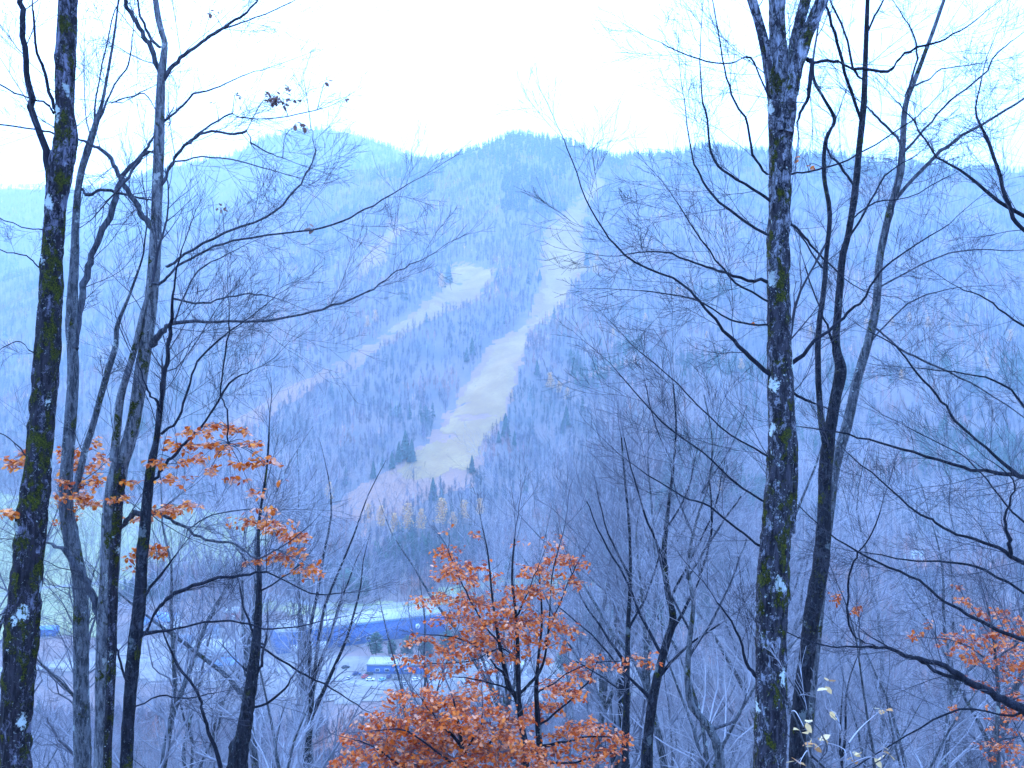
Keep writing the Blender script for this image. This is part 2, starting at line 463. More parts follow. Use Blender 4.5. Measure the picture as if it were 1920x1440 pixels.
# ------------------------------------------------------------------ tree geometry
def unit(v): return v / (np.linalg.norm(v) + 1e-12)
def grow(mb, p, d, L, r, lvl, R, up=.1, kids=5, ang=.75, wob=.16, k=3, tips=None, kf=.8, step=.16):
    n = int(min(7, max(3, L / step)))
    P = [p]; d = unit(d); s = L / n; D = [d]
    for i in range(n):
        d = unit(d + R.normal(0, wob, 3) + np.array([0, 0, up])); p = p + d * s
        P.append(p); D.append(d)
    r1 = max(r * .35, .0016)
    Rr = np.linspace(r, r1, n + 1)
    mb.tube(P, Rr, 5 if r > .02 else k)
    if tips is not None and lvl == 0: tips.append((P[-1], d)); tips.append((P[len(P) // 2], D[len(P) // 2]))
    if lvl > 0:
        for c in range(kids):
            t = .15 + .85 * (c + R.uniform(0, 1)) / kids
            i = min(n - 1, int(t * n)); fr = t * n - i
            q = P[i] * (1 - fr) + P[min(i + 1, n)] * fr
            a = R.normal(0, 1, 3); a = unit(a - D[i] * a.dot(D[i]))
            th = ang * R.uniform(.6, 1.25)
            dd = D[i] * math.cos(th) + a * math.sin(th)
            grow(mb, q, dd, L * R.uniform(.35, .75) * (1.15 - .5 * t), max(Rr[i] * .5, .0018), lvl - 1, R, up, max(2, int(kids * kf)), ang, wob, k, tips, kf, step)

def smooth_path(pts, m=4):
    P = np.array(pts, float)
    if len(P) < 3: m = 3
    n = len(P); t = np.linspace(0, n - 1, (n - 1) * m + 1)
    out = []
    for tt in t:
        i = min(int(tt), n - 2); f = tt - i
        p0 = P[max(i - 1, 0)]; p1 = P[i]; p2 = P[i + 1]; p3 = P[min(i + 2, n - 1)]
        out.append(.5 * ((2 * p1) + (-p0 + p2) * f + (2 * p0 - 5 * p1 + 4 * p2 - p3) * f * f + (-p0 + 3 * p1 - 3 * p2 + p3) * f ** 3))
    return np.array(out)

def trunk_mesh(P, Rr, sides, R, rough=.08, burl=.12):
    """round trunk with ridged, lumpy skin"""
    L = np.concatenate([[0], np.cumsum(np.linalg.norm(np.diff(P, axis=0), axis=1))])
    n = max(8, int(L[-1] / .05))
    t = np.linspace(0, L[-1], n)
    Q = np.stack([np.interp(t, L, P[:, i]) for i in range(3)], 1); r = np.interp(t, L, Rr)
    th = np.arange(sides) * 2 * math.pi / sides
    sd_ = R.uniform(0, 100)
    u = np.cos(th)[None] * r[:, None]; w = np.sin(th)[None] * r[:, None]
    tc = np.tile(t[:, None], (1, sides))
    a1 = np.cos(th)[None] * 2.2 + sd_; a2 = np.sin(th)[None] * 2.2
    lump = fbm(a1 + a2 * .7, tc * 1.3 + a2, 61, 3) * burl
    fine = fbm(a1 * 5 + a2 * 4, tc * 7 + a1 * 2, 71, 3) * rough
    k = 1 + lump + fine
    d = unit(Q[-1] - Q[0]); ax = np.array([1., 0, 0]) if abs(d[0]) < .8 else np.array([0, 1., 0])
    U = np.cross(d, ax); U /= np.linalg.norm(U); Wv = np.cross(d, U)
    V = Q[:, None, :] + (u * k)[..., None] * U + (w * k)[..., None] * Wv
    i = np.arange(n - 1)[:, None] * sides; j = np.arange(sides)[None]; j2 = (j + 1) % sides
    f = np.stack([i + j, i + j2, i + sides + j2, i + sides + j], -1).reshape(-1, 4)
    mb = MB(); mb.add(V, f); return mb

LEAF = np.array([(0, 0, 0), (.3, .3, .06), (.7, .26, .08), (1, 0, -.02), (.7, -.26, .08), (.3, -.3, .06), (.5, 0, 0)])
LF = np.array([(0, 6, 1), (1, 6, 2), (2, 6, 3), (3, 6, 4), (4, 6, 5), (5, 6, 0)])
def add_leaves(mb, C, size, R, droop=.35, flat=.5):
    C = np.asarray(C); n = len(C)
    if n == 0: return
    a = R.uniform(0, 2 * math.pi, n)
    pitch = -droop + R.normal(0, .45, n); roll = R.normal(0, flat, n)
    s = size * R.uniform(.65, 1.2, n)
    d = np.stack([np.cos(a) * np.cos(pitch), np.sin(a) * np.cos(pitch), np.sin(pitch)], 1)
    side = np.stack([-np.sin(a), np.cos(a), np.zeros(n)], 1)
    up = np.cross(d, side)
    s2 = side * np.cos(roll)[:, None] + up * np.sin(roll)[:, None]; u2 = np.cross(d, s2)
    V = C[:, None] + s[:, None, None] * (LEAF[None, :, 0:1] * d[:, None] + LEAF[None, :, 1:2] * s2[:, None] + LEAF[None, :, 2:3] * u2[:, None] * R.uniform(-1, 2, n)[:, None, None])
    f = (np.arange(n)[:, None, None] * 7 + LF[None]).reshape(-1, 3)
    mb.add(V, f)

def spray(tw, lf, root, c, rx, ry, rz, nleaf, size, R):
    """a leafy spray: one twig from the wood to the spray, side twigs in a flat fan, leaves along them"""
    c = np.asarray(c, float); root = np.asarray(root, float)
    mid = (root + c) / 2 + np.array([0, 0, .12 * np.linalg.norm(c - root)]) + R.normal(0, .03, 3)
    if np.linalg.norm(c - root) > .05:
        P = smooth_path([root, mid, c], 4); tw.tube(P, np.linspace(.006, .0025, len(P)), 4)
    nt_ = max(2, nleaf // 7); pts = []; per = min(7, max(1, round(nleaf / nt_)))
    for i in range(nt_):
        a = R.uniform(0, 2 * math.pi); q = math.sqrt(R.uniform(.15, 1))
        e = c + np.array([math.cos(a) * rx * q, math.sin(a) * ry * q, R.normal(0, rz * .55)])
        s = c + (e - c) * R.uniform(0, .35) + R.normal(0, .01, 3)
        m_ = (s + e) / 2 + np.array([0, 0, .04]) + R.normal(0, .02, 3)
        tw.tube([s, m_, e], [.0022, .0018, .0014], 3)
        for j in range(per):
            t = R.uniform(.2, 1.05)
            pts.append(s + (e - s) * t + R.normal(0, .018, 3))
    add_leaves(lf, pts, size, R)

def traced_tree(name, label, D, mat, trunk, limbs=(), stems=(), sprays=(), leafmat='leaf_orange', leaf=.08, twig='twig_dark', tden=1.0, tlen=1.0,
                sides=28, seed=1, cat='tree', group=None, rough=.07, burl=.1, lvl=2, limbmat=None, flare=1.15, topgrow=True, ground=True, sprayn=2.2, lean=0.0):
    R = np.random.default_rng(seed)
    D0 = D
    pts = [(*W(px, py, D0), w / 2 / F * D0) for px, py, w in trunk]
    p0 = np.array(pts[0][:3]); p1 = np.array(pts[1][:3])
    if ground:
        gx, gy = p0[0], p0[1]
        dirn = (p0 - p1); slope = dirn[0] / max(abs(dirn[2]), .2)
        gz = float(H(gx, gy)) - .25
        gx = p0[0] + slope * .35 * (p0[2] - gz)
        gz = float(H(gx, gy)) - .25
        pts = [(gx, gy, gz, pts[0][3] * flare * 1.6), (gx + (p0[0] - gx) * .12, gy, gz + .5, pts[0][3] * flare)] + pts
        base = (gx, gy, gz + .25)
    else: base = tuple(p0)
    root = empty(name, base, label, cat, group)
    bpy.context.view_layer.update()
    tw = MB(); lf = MB(); lf2 = MB()
    def sprout(Q, rr, dens, ln, lv=lvl, t0=0.0):
        L = np.concatenate([[0], np.cumsum(np.linalg.norm(np.diff(Q, axis=0), axis=1))])
        n = int(L[-1] * dens)
        for i in range(n):
            s = L[-1] * (t0 + (1 - t0) * (i + R.uniform(0, 1)) / n)
            q = np.array([np.interp(s, L, Q[:, j]) for j in range(3)]); r = np.interp(s, L, rr)
            k = min(np.searchsorted(L, s), len(Q) - 1); d = unit(Q[k] - Q[k - 1]) if k > 0 else unit(Q[1] - Q[0])
            a = R.normal(0, 1, 3); a[1] *= .6; a = unit(a - d * a.dot(d)); th = R.uniform(.45, 1.0)
            grow(tw, q, d * math.cos(th) + a * math.sin(th), ln * R.uniform(.35, 1.25) * (1.2 - .5 * s / L[-1]), min(max(.0026, r * .26), .008), lv, R, .05, 7, .6, .10)
    P4 = smooth_path(pts, 4)
    trunk_mesh(P4[:, :3], P4[:, 3], sides, R, rough, burl).build('trunk', M[mat], root, True)
    allw = [P4]
    if trunk[-1][1] <= 5 and topgrow:
        grow(tw, P4[-1, :3], unit(P4[-1, :3] - P4[-4, :3]), 4.0, P4[-1, 3] * .95, 3, R, .05, 6, .6, .1, 6)
    for k, st in enumerate(stems):
        sp = [(*W(px, py, D0 + .1 * (k % 3 - 1)), w / 2 / F * D0) for px, py, w in st]
        S = smooth_path(sp, 4); allw.append(S)
        trunk_mesh(S[:, :3], S[:, 3], 18, R, rough, burl * .8).build('stem', M[mat], root, True)
        if st[-1][1] > 5: grow(tw, S[-1, :3], unit(S[-1, :3] - S[-4, :3]), 1.4 * tlen, S[-1, 3] * .95, 2, R, .05, 6, .5, .1, 5)
        if st[-1][1] <= 5: grow(tw, S[-1, :3], unit(S[-1, :3] - S[-4, :3]), 3.0, S[-1, 3] * .95, 3, R, .05, 6, .6, .1, 6)
        sprout(S[:, :3], S[:, 3], 1.6 * tden, 1.0 * tlen)
    for k, lb in enumerate(limbs):
        px0, py0 = lb[0][0], lb[0][1]
        ks = R.uniform(-.35, .35)
        lp = []; w0 = W(px0, py0, D0); best = None
        for a_ in allw:
            dd_ = np.linalg.norm((a_[:, :3] - w0)[:, [0, 2]], axis=1); q_ = int(np.argmin(dd_))
            if dd_[q_] < a_[q_, 3] * 1.25 + .06 and (best is None or dd_[q_] < best[0]): best = (dd_[q_], a_[q_])
        Dst = D0
        if best is not None:
            Dst = best[1][1]; pt_ = best[1][:3] - np.array([0, 0, min(.05, best[1][3] * .3)])
            lp.append((*pt_, min(lb[0][2] / 2 / F * D0 * 1.5, best[1][3])))
        for i, q in enumerate(lb):
            px, py, w = q
            dd = math.hypot(px - px0, py - py0) / F * D0
            Dq = Dst + ks * dd + (R.normal(0, .03) if i else 0)
            if i == 0 and best is not None and best[0] < .02: continue
            # keep the drawn place while the limb swings nearer or farther
            lp.append((*W(px, py, Dq), w / 2 / F * Dq))
        S = smooth_path(lp, 4)
        S[1:-1, :3] += R.normal(0, .006, S[1:-1, :3].shape) * (1 + 20 * S[1:-1, 3:4])
        mb = MB(); mb.tube(S[:, :3], S[:, 3], 8); mb.build('limb', M[limbmat or ('limb_grey' if mat in ('bark_grey', 'bark_pale') else 'limb_dark')], root, True)
        allw.append(S)
        if lb[-1][1] > 5: grow(tw, S[-1, :3], unit(S[-1, :3] - S[-4, :3]), .7 * tlen, S[-1, 3] * .9, 2, R, .03, 5, .5, .09)
        if lb[-1][1] <= 5: grow(tw, S[-1, :3], unit(S[-1, :3] - S[-4, :3]), 1.6, S[-1, 3] * .9, 2, R, .05, 5, .6)
        sprout(S[:, :3], S[:, 3], 3.4 * tden, 1.0 * tlen, lvl, .10)
    th_i = np.nonzero(P4[:, 3] < .045)[0]
    if len(th_i) > 3 and th_i[0] > 0 and trunk[-1][1] > 5:
        sprout(P4[th_i[0]:, :3], P4[th_i[0]:, 3], 3.0 * tden, 1.1 * tlen)
        grow(tw, P4[-1, :3], unit(P4[-1, :3] - P4[-4, :3]), .9 * tlen, P4[-1, 3] * .9, 2, R, .04, 5, .5, .1)
    AW = np.concatenate([a[:, :3] for a in allw])
    for (px, py, rx, ry, nl) in sprays:
        dd = R.uniform(-.5, .5)
        c = W(px, py, D0 + dd)
        i = np.argmin(np.linalg.norm(AW - c - np.array([0, 0, -.1]), axis=1))
        rx *= 1.2; ry *= 1.15
        if px < 620: rx *= 1.25; ry *= 1.3
        spray(tw, lf2 if (py < 450 and px < 700) else lf, AW[i], c, rx / F * D0, rx / F * D0 * 1.0, ry / F * D0 * .8, max(1, int(nl * (sprayn if nl > 12 else 1))), leaf, R)
    if tw.v: tw.build('crown', M[twig], root, True)
    if lf.v: lf.build('foliage', M[leafmat], root)
    if lf2.v: lf2.build('foliage', M['leaf_brown'], root)['label'] = 'sparse dull mauve brown leaves high in the crown'
    return root

EXEC_TREES = True
# ------------------------------------------------------------------ the traced foreground trees
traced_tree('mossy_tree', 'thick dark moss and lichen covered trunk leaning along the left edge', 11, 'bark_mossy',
    [(28, 1445, 55), (32, 1320, 56), (40, 1200, 58), (50, 1100, 53), (62, 960, 51), (74, 840, 44), (84, 720, 44), (92, 600, 40), (97, 480, 40), (105, 390, 37), (113, 320, 44), (124, 255, 40), (122, 200, 33), (123, 110, 35), (127, 50, 33), (128, -10, 33)],
    limbs=[[(92, 310, 16), (75, 250, 13), (60, 200, 13), (50, 133, 11), (43, 50, 11), (38, -5, 10)], [(103, 200, 7), (85, 140, 6), (72, 100, 5), (62, 20, 4)],
           [(100, 212, 5), (88, 195, 4), (50, 183, 3), (0, 160, 3), (-60, 130, 2)], [(100, 250, 4), (60, 243, 3), (0, 232, 3), (-50, 225, 2)],
           [(72, 500, 3), (50, 480, 2.5), (0, 470, 2), (-40, 460, 2)], [(80, 430, 2.5), (40, 425, 2), (-20, 400, 2)], [(60, 660, 3), (30, 640, 2), (-20, 670, 2)],
           [(55, 860, 3), (20, 820, 2), (-20, 810, 2)], [(45, 1120, 3), (10, 1150, 2), (-30, 1160, 2)]],
    sprays=[(18, 868, 22, 8, 36), (45, 850, 12, 8, 14), (12, 962, 18, 7, 24), (55, 868, 10, 7, 10)],
    seed=3, tden=.8, rough=.10, burl=.12)
traced_tree('lichen_tree', 'slim forking trunk kinked near its foot, second from the left edge', 13, 'bark_grey',
    [(155, 1445, 30), (153, 1300, 28), (152, 1180, 27), (150, 1090, 26), (135, 1020, 28), (124, 950, 25), (126, 870, 22), (131, 800, 22), (137, 700, 20), (134, 600, 20), (139, 500, 16), (143, 400, 13), (150, 335, 12), (168, 270, 13), (182, 225, 10), (192, 190, 6), (205, 120, 5), (215, 60, 4), (222, 0, 3)],
    limbs=[[(141, 640, 13), (153, 570, 13), (166, 500, 13), (177, 470, 11), (212, 388, 12), (232, 330, 9), (262, 295, 6), (285, 262, 5)],
           [(180, 235, 4), (180, 180, 3), (205, 60, 2.5), (225, -5, 2)], [(172, 262, 3), (160, 215, 2), (158, 110, 1.5)],
           [(185, 222, 5), (215, 160, 3), (240, 120, 3), (250, 60, 2)], [(208, 193, 3), (245, 182, 2.5), (275, 168, 2)], [(150, 352, 6), (165, 365, 7), (190, 355, 6), (222, 362, 6)]],
    stems=[[(140, 930, 12), (158, 850, 12), (172, 805, 11), (188, 745, 11), (204, 690, 11), (217, 650, 10), (220, 610, 8), (240, 560, 5), (262, 500, 4)]],
    sprays=[(130, 850, 24, 10, 40), (150, 878, 34, 12, 70), (165, 905, 30, 10, 40), (195, 858, 18, 8, 20), (185, 830, 14, 8, 14), (135, 930, 34, 12, 60), (165, 945, 36, 9, 56), (130, 975, 18, 8, 22), (200, 905, 14, 8, 12), (118, 905, 14, 10, 16)],
    seed=5, tden=1.1, sides=20, burl=.08)
traced_tree('beech_tree', 'pale smooth speckled beech trunk whose top forks three ways against the white sky', 12, 'bark_pale',
    [(193, 1445, 32), (195, 1330, 32), (199, 1200, 34), (206, 1080, 33), (211, 960, 34), (222, 880, 32), (238, 840, 26), (253, 780, 24), (263, 713, 24), (274, 640, 24), (283, 563, 23), (290, 480, 22), (293, 400, 19), (297, 300, 19), (300, 200, 17), (303, 140, 15), (309, 85, 11), (303, 60, 11), (296, 30, 11), (291, -8, 10)],
    limbs=[[(300, 140, 10), (283, 90, 10), (266, 60, 9), (245, 25, 8), (235, -5, 8)], [(300, 88, 6), (285, 75, 6), (270, 45, 5), (256, -5, 4)],
           [(307, 148, 9), (320, 128, 8), (345, 103, 7), (370, 85, 6), (400, 63, 6), (440, 40, 5), (470, 15, 4), (490, -6, 3)], [(395, 66, 4), (430, 50, 3), (480, 32, 2.5), (545, 5, 2)],
           [(291, 640, 16), (305, 620, 12), (325, 606, 8), (377, 603, 6), (427, 603, 5), (500, 601, 4.5), (567, 590, 4), (640, 567, 4), (700, 540, 3), (745, 508, 2.5), (790, 488, 2)],
           [(312, 500, 6), (335, 485, 5), (400, 447, 5), (500, 407, 4), (548, 363, 3.5), (573, 327, 3), (590, 283, 2.5), (583, 240, 2)],
           [(300, 530, 6), (325, 505, 5), (370, 478, 4.5), (440, 450, 4), (560, 435, 3.5), (640, 415, 3.5), (700, 385, 3), (765, 345, 2)],
           [(303, 345, 9), (320, 310, 8), (335, 285, 7), (352, 268, 6), (385, 248, 5), (440, 251, 5), (463, 247, 5), (478, 272, 4), (505, 287, 3), (530, 296, 2)],
           [(355, 266, 5), (385, 240, 4), (430, 214, 3.5), (450, 220, 2.5), (520, 221, 2.2), (595, 206, 2)], [(311, 225, 5), (335, 205, 4.5), (362, 178, 4), (400, 167, 3), (450, 145, 2), (500, 128, 1.6)],
           [(322, 305, 4), (380, 294, 3), (450, 302, 2.5), (520, 322, 2)], [(287, 435, 12), (268, 405, 11), (248, 372, 10), (228, 337, 9), (208, 300, 8), (185, 278, 7), (152, 263, 5)],
           [(291, 283, 7), (266, 293, 7), (243, 330, 5), (225, 352, 5)], [(305, 230, 3), (270, 175, 2.5), (230, 192, 2), (190, 190, 1.5)],
           [(225, 990, 11), (240, 972, 12), (258, 963, 11), (280, 958, 9), (310, 968, 7), (350, 990, 6), (385, 1011, 5), (440, 1021, 4), (480, 1046, 4), (520, 1030, 3)], [(355, 992, 3), (400, 965, 2.5), (470, 955, 2), (540, 955, 1.5)],
           [(187, 1160, 14), (172, 1115, 14), (160, 1090, 13), (140, 1060, 11), (120, 1030, 10), (92, 1018, 5)], [(330, 600, 4), (352, 540, 3), (380, 500, 3), (440, 470, 2)],
           [(325, 560, 4), (380, 568, 4), (430, 556, 3), (480, 552, 3), (520, 560, 1.5)],
           [(300, 700, 3), (340, 680, 2.5), (400, 590, 2)]],
    stems=[[(213, 865, 15), (220, 800, 14), (226, 745, 14), (242, 690, 12), (256, 640, 11), (266, 590, 8), (285, 530, 6)]],
    sprays=[(300, 958, 30, 6, 44), (335, 948, 34, 8, 54), (262, 972, 22, 8, 26), (480, 978, 34, 9, 50), (515, 992, 34, 10, 60), (552, 1008, 28, 8, 44), (535, 1040, 30, 9, 44), (570, 1066, 26, 9, 44), (602, 1074, 12, 5, 12), (470, 1052, 16, 6, 16),
            (530, 185, 24, 14, 26), (500, 184, 14, 5, 12), (560, 233, 14, 5, 10), (440, 178, 8, 4, 5), (405, 196, 5, 4, 4), (612, 153, 3, 2, 2), (647, 182, 3, 2, 3), (395, 22, 14, 12, 8), (320, 232, 6, 4, 4), (577, 425, 5, 12, 9), (415, 390, 5, 10, 6)],
    seed=8, tden=.95, tlen=1.1, sides=22, rough=.025, burl=.07, limbmat='limb_grey')
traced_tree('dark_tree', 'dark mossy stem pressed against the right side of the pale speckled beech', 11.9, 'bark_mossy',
    [(201, 1445, 15), (206, 1330, 15), (210, 1200, 16), (213, 1080, 17), (220, 960, 18), (224, 900, 20), (226, 868, 10)], seed=10, tden=.3, tlen=.4, sides=18, rough=.1, lvl=1)
traced_tree('dark_tree', 'dark straight stem right of the pale beech, with an arching limb low on its right', 11.5, 'bark_dark',
    [(237, 1445, 22), (242, 1330, 22), (250, 1230, 23), (260, 1150, 22), (265, 1080, 21), (270, 1000, 20), (276, 930, 18), (284, 870, 16), (294, 820, 11), (300, 760, 11)],
    limbs=[[(300, 765, 7), (290, 748, 5), (277, 732, 4), (262, 690, 2.5)], [(300, 765, 9), (308, 705, 8), (315, 650, 8), (322, 600, 7), (326, 540, 4), (340, 470, 3)],
           [(274, 1185, 9), (290, 1152, 8), (312, 1125, 8), (350, 1103, 7), (410, 1085, 6), (460, 1078, 5), (500, 1074, 4), (580, 1110, 3), (640, 1112, 2)],
           [(275, 1188, 5), (330, 1179, 4), (400, 1165, 4), (450, 1166, 3.5), (510, 1180, 3), (600, 1165, 2)],
           [(284, 905, 6), (305, 878, 6), (330, 850, 6), (352, 825, 5), (385, 790, 4), (430, 720, 4), (470, 695, 2)], [(303, 812, 6), (330, 790, 5), (348, 745, 5), (365, 690, 4), (395, 650, 4), (430, 622, 3), (500, 570, 2)],
           [(428, 830, 3), (425, 770, 3), (413, 730, 3), (425, 640, 3), (430, 590, 2)], [(235, 1270, 5), (222, 1230, 4), (215, 1200, 3), (205, 1170, 2)],
           [(248, 1330, 3), (300, 1305, 3), (350, 1310, 2.5), (400, 1300, 2)], [(270, 1120, 5), (300, 1080, 5), (330, 1040, 2.5)]],
    sprays=[(290, 868, 18, 5, 22), (340, 838, 30, 8, 46), (370, 812, 26, 7, 36), (405, 800, 30, 6, 34), (445, 808, 26, 7, 30), (465, 832, 24, 9, 28), (425, 842, 18, 10, 20), (500, 865, 28, 8, 30), (455, 868, 18, 8, 18), (395, 832, 26, 8, 24), (520, 900, 7, 5, 5),
            (330, 898, 26, 7, 26), (375, 862, 24, 7, 22), (432, 900, 22, 6, 16), (475, 925, 20, 6, 14), (505, 955, 22, 6, 20), (225, 935, 18, 7, 22), (238, 905, 16, 6, 14), (395, 880, 18, 6, 14), (280, 1030, 24, 6, 34), (258, 1042, 20, 8, 26), (250, 1062, 10, 6, 10), (305, 1037, 18, 5, 16), (345, 865, 24, 8, 14)],
    seed=9, tden=1.0, sides=18, rough=.1)
traced_tree('broken_tree', 'leaning dark trunk with a stub of branch, right of the arching limb', 16, 'bark_dark',
    [(444, 1445, 38), (456, 1380, 30), (464, 1330, 24), (470, 1290, 23), (476, 1240, 21), (482, 1190, 16), (485, 1130, 12), (486, 1080, 9), (484, 1020, 6), (488, 960, 5), (500, 880, 4), (505, 800, 3)],
    limbs=[[(472, 1262, 8), (463, 1256, 5), (455, 1250, 4)], [(480, 1265, 9), (490, 1250, 6), (492, 1230, 5), (500, 1190, 4)], [(414, 1440, 9), (396, 1385, 7), (380, 1335, 6), (372, 1300, 5), (335, 1250, 5), (318, 1215, 4), (300, 1170, 2)],
           [(455, 1330, 5), (500, 1320, 5), (535, 1290, 4), (548, 1270, 3)], [(478, 1195, 5), (460, 1150, 4), (450, 1100, 3)], [(485, 1110, 4), (520, 1090, 3), (560, 1060, 2)], [(486, 1210, 4), (560, 1260, 4), (620, 1290, 3), (680, 1330, 2)]],
    seed=12, tden=1.2, sides=18, rough=.12)

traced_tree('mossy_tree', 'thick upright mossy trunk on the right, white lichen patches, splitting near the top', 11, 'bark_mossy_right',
    [(1444, 1445, 58), (1446, 1320, 56), (1446, 1200, 56), (1450, 1080, 57), (1458, 960, 53), (1463, 880, 49), (1464, 800, 44), (1463, 720, 44), (1461, 600, 44), (1459, 480, 40), (1462, 400, 39), (1463, 320, 40), (1464, 230, 46), (1462, 140, 39), (1458, 60, 30), (1457, -8, 30)],
    stems=[[(1472, 250, 34), (1486, 150, 28), (1508, 80, 24), (1528, 30, 24), (1545, -8, 22)], [(1478, 170, 18), (1488, 90, 20), (1500, 40, 20), (1512, -8, 20)], [(1450, 240, 14), (1440, 140, 13), (1424, 60, 11), (1404, -6, 10)], [(1452, 200, 10), (1440, 90, 9), (1424, 30, 8), (1414, -6, 8)],
           [(1480, 1000, 20), (1486, 900, 20), (1485, 820, 18), (1482, 740, 12), (1478, 680, 8)]],
    limbs=[[(1440, 325, 5), (1410, 288, 5), (1403, 235, 4.5), (1372, 175, 4), (1355, 110, 3), (1335, -5, 2)], [(1440, 373, 7), (1382, 337, 6), (1338, 297, 5), (1325, 225, 4), (1313, 160, 3), (1313, 80, 2)],
           [(1438, 440, 6), (1347, 378, 5), (1313, 327, 4), (1297, 283, 3), (1283, 187, 2)], [(1436, 527, 7), (1403, 527, 6), (1347, 507, 5), (1303, 493, 4), (1240, 470, 3), (1160, 480, 2)],
           [(1440, 700, 9), (1397, 660, 8), (1357, 620, 6), (1323, 577, 5), (1280, 533, 4.5), (1190, 490, 4), (1130, 430, 3), (1090, 350, 2.5), (1058, 262, 2)],
           [(1484, 682, 9), (1530, 640, 7), (1580, 597, 6), (1612, 567, 5), (1650, 510, 4), (1700, 470, 3), (1780, 420, 2)], [(1484, 735, 6), (1510, 750, 5), (1530, 757, 3)],
           [(1484, 325, 4), (1530, 318, 3.5), (1590, 300, 3), (1690, 240, 2.5), (1740, 200, 2)], [(1508, 110, 9), (1522, 118, 9), (1516, 170, 7), (1505, 205, 6), (1495, 235, 3)], [(1522, 118, 6), (1563, 114, 6), (1600, 127, 6), (1667, 133, 6), (1695, 100, 5), (1747, 83, 4), (1800, 57, 3), (1850, 20, 2)],
           [(1430, 940, 4), (1380, 905, 4), (1320, 850, 3), (1240, 790, 3), (1160, 700, 2)], [(1428, 1025, 5), (1380, 990, 4), (1330, 950, 4), (1280, 930, 3), (1200, 880, 2)], [(1420, 1270, 8), (1400, 1240, 6), (1380, 1180, 4), (1345, 1130, 3)],
           [(1438, 175, 4), (1407, 108, 4), (1370, 118, 3), (1310, 112, 3), (1240, 80, 2)], [(1432, 560, 4), (1380, 530, 4), (1330, 470, 3), (1270, 380, 2)], [(1437, 610, 4), (1370, 600, 3.5), (1300, 560, 3), (1200, 545, 2)],
           [(1482, 420, 5), (1510, 445, 5), (1535, 475, 4), (1580, 520, 3)], [(1430, 850, 4), (1350, 800, 3), (1270, 720, 2.5), (1200, 660, 2)]],
    sprays=[(1500, 296, 5, 4, 4), (1518, 310, 4, 4, 3), (1412, 604, 3, 3, 2)],
    seed=21, tden=.95, tlen=1.15, rough=.10, burl=.07)
traced_tree('forked_tree', 'dark trunk forking into two bare stems just right of the mossy upright trunk', 14, 'bark_dark',
    [(1494, 1445, 30), (1500, 1330, 30), (1512, 1230, 28), (1526, 1130, 30), (1540, 1050, 30), (1545, 960, 24), (1548, 880, 24), (1556, 810, 22), (1568, 740, 20), (1576, 690, 20), (1567, 645, 14), (1573, 560, 13), (1580, 480, 13), (1590, 440, 11), (1603, 360, 12), (1612, 270, 11), (1620, 190, 11), (1623, 100, 9), (1627, -6, 7)],
    stems=[[(1552, 850, 14), (1540, 790, 11), (1534, 700, 10), (1535, 620, 10), (1545, 540, 9), (1549, 480, 8), (1556, 400, 8), (1545, 330, 8), (1548, 262, 7), (1565, 225, 7), (1545, 185, 6), (1526, 150, 6), (1524, 118, 5)]],
    limbs=[[(1600, 345, 5), (1575, 310, 5), (1550, 275, 4), (1566, 225, 3)], [(1616, 230, 4), (1590, 150, 6), (1570, 80, 6), (1552, 20, 5), (1548, -5, 5)], [(1618, 150, 4), (1600, 125, 5), (1585, 60, 4), (1560, 10, 4)], [(1625, 60, 4), (1640, 30, 4), (1660, -5, 3)],
           [(1570, 660, 5), (1550, 610, 4), (1530, 560, 3), (1510, 500, 2.5)], [(1580, 470, 5), (1620, 400, 4), (1660, 330, 3), (1720, 290, 2)], [(1540, 500, 4), (1500, 440, 3), (1470, 400, 2)], [(1590, 420, 3), (1640, 380, 3), (1700, 370, 2), (1780, 330, 2)]],
    seed=23, tden=1.1, tlen=1.1, sides=20)
traced_tree('beech_tree', 'smooth grey beech stem curving up rightwards, behind the forked dark trunk', 15, 'bark_grey',
    [(1512, 1445, 16), (1520, 1330, 16), (1532, 1200, 16), (1545, 1050, 18), (1556, 940, 20), (1567, 870, 20), (1590, 790, 19), (1605, 720, 17), (1625, 650, 16), (1642, 580, 15), (1650, 480, 13), (1667, 400, 13), (1686, 335, 13), (1692, 280, 11), (1697, 200, 10), (1715, 150, 9), (1747, 65, 7), (1772, -6, 6)],
    limbs=[[(1693, 287, 6), (1735, 240, 4), (1780, 190, 4), (1840, 143, 3.5), (1870, 100, 3), (1900, 75, 2)], [(1685, 365, 7), (1753, 293, 7), (1793, 263, 6), (1847, 230, 5), (1920, 185, 4), (1960, 160, 3)],
           [(1690, 270, 5), (1665, 240, 5), (1640, 215, 4), (1625, 200, 3)], [(1700, 175, 5), (1720, 110, 4), (1710, 60, 3), (1680, 10, 2)], [(1655, 470, 5), (1672, 400, 5), (1680, 345, 4)], [(1700, 165, 3), (1740, 150, 3), (1765, 130, 2.5), (1830, 120, 1.6)],
           [(1648, 620, 4), (1700, 660, 4), (1760, 690, 4), (1840, 730, 3), (1930, 790, 2)], [(1620, 660, 4), (1660, 610, 3), (1720, 560, 3), (1790, 540, 2)], [(1645, 540, 4), (1720, 500, 3), (1800, 470, 2.5), (1900, 470, 2)]],
    seed=25, tden=1.0, tlen=1.1, sides=18, rough=.03)
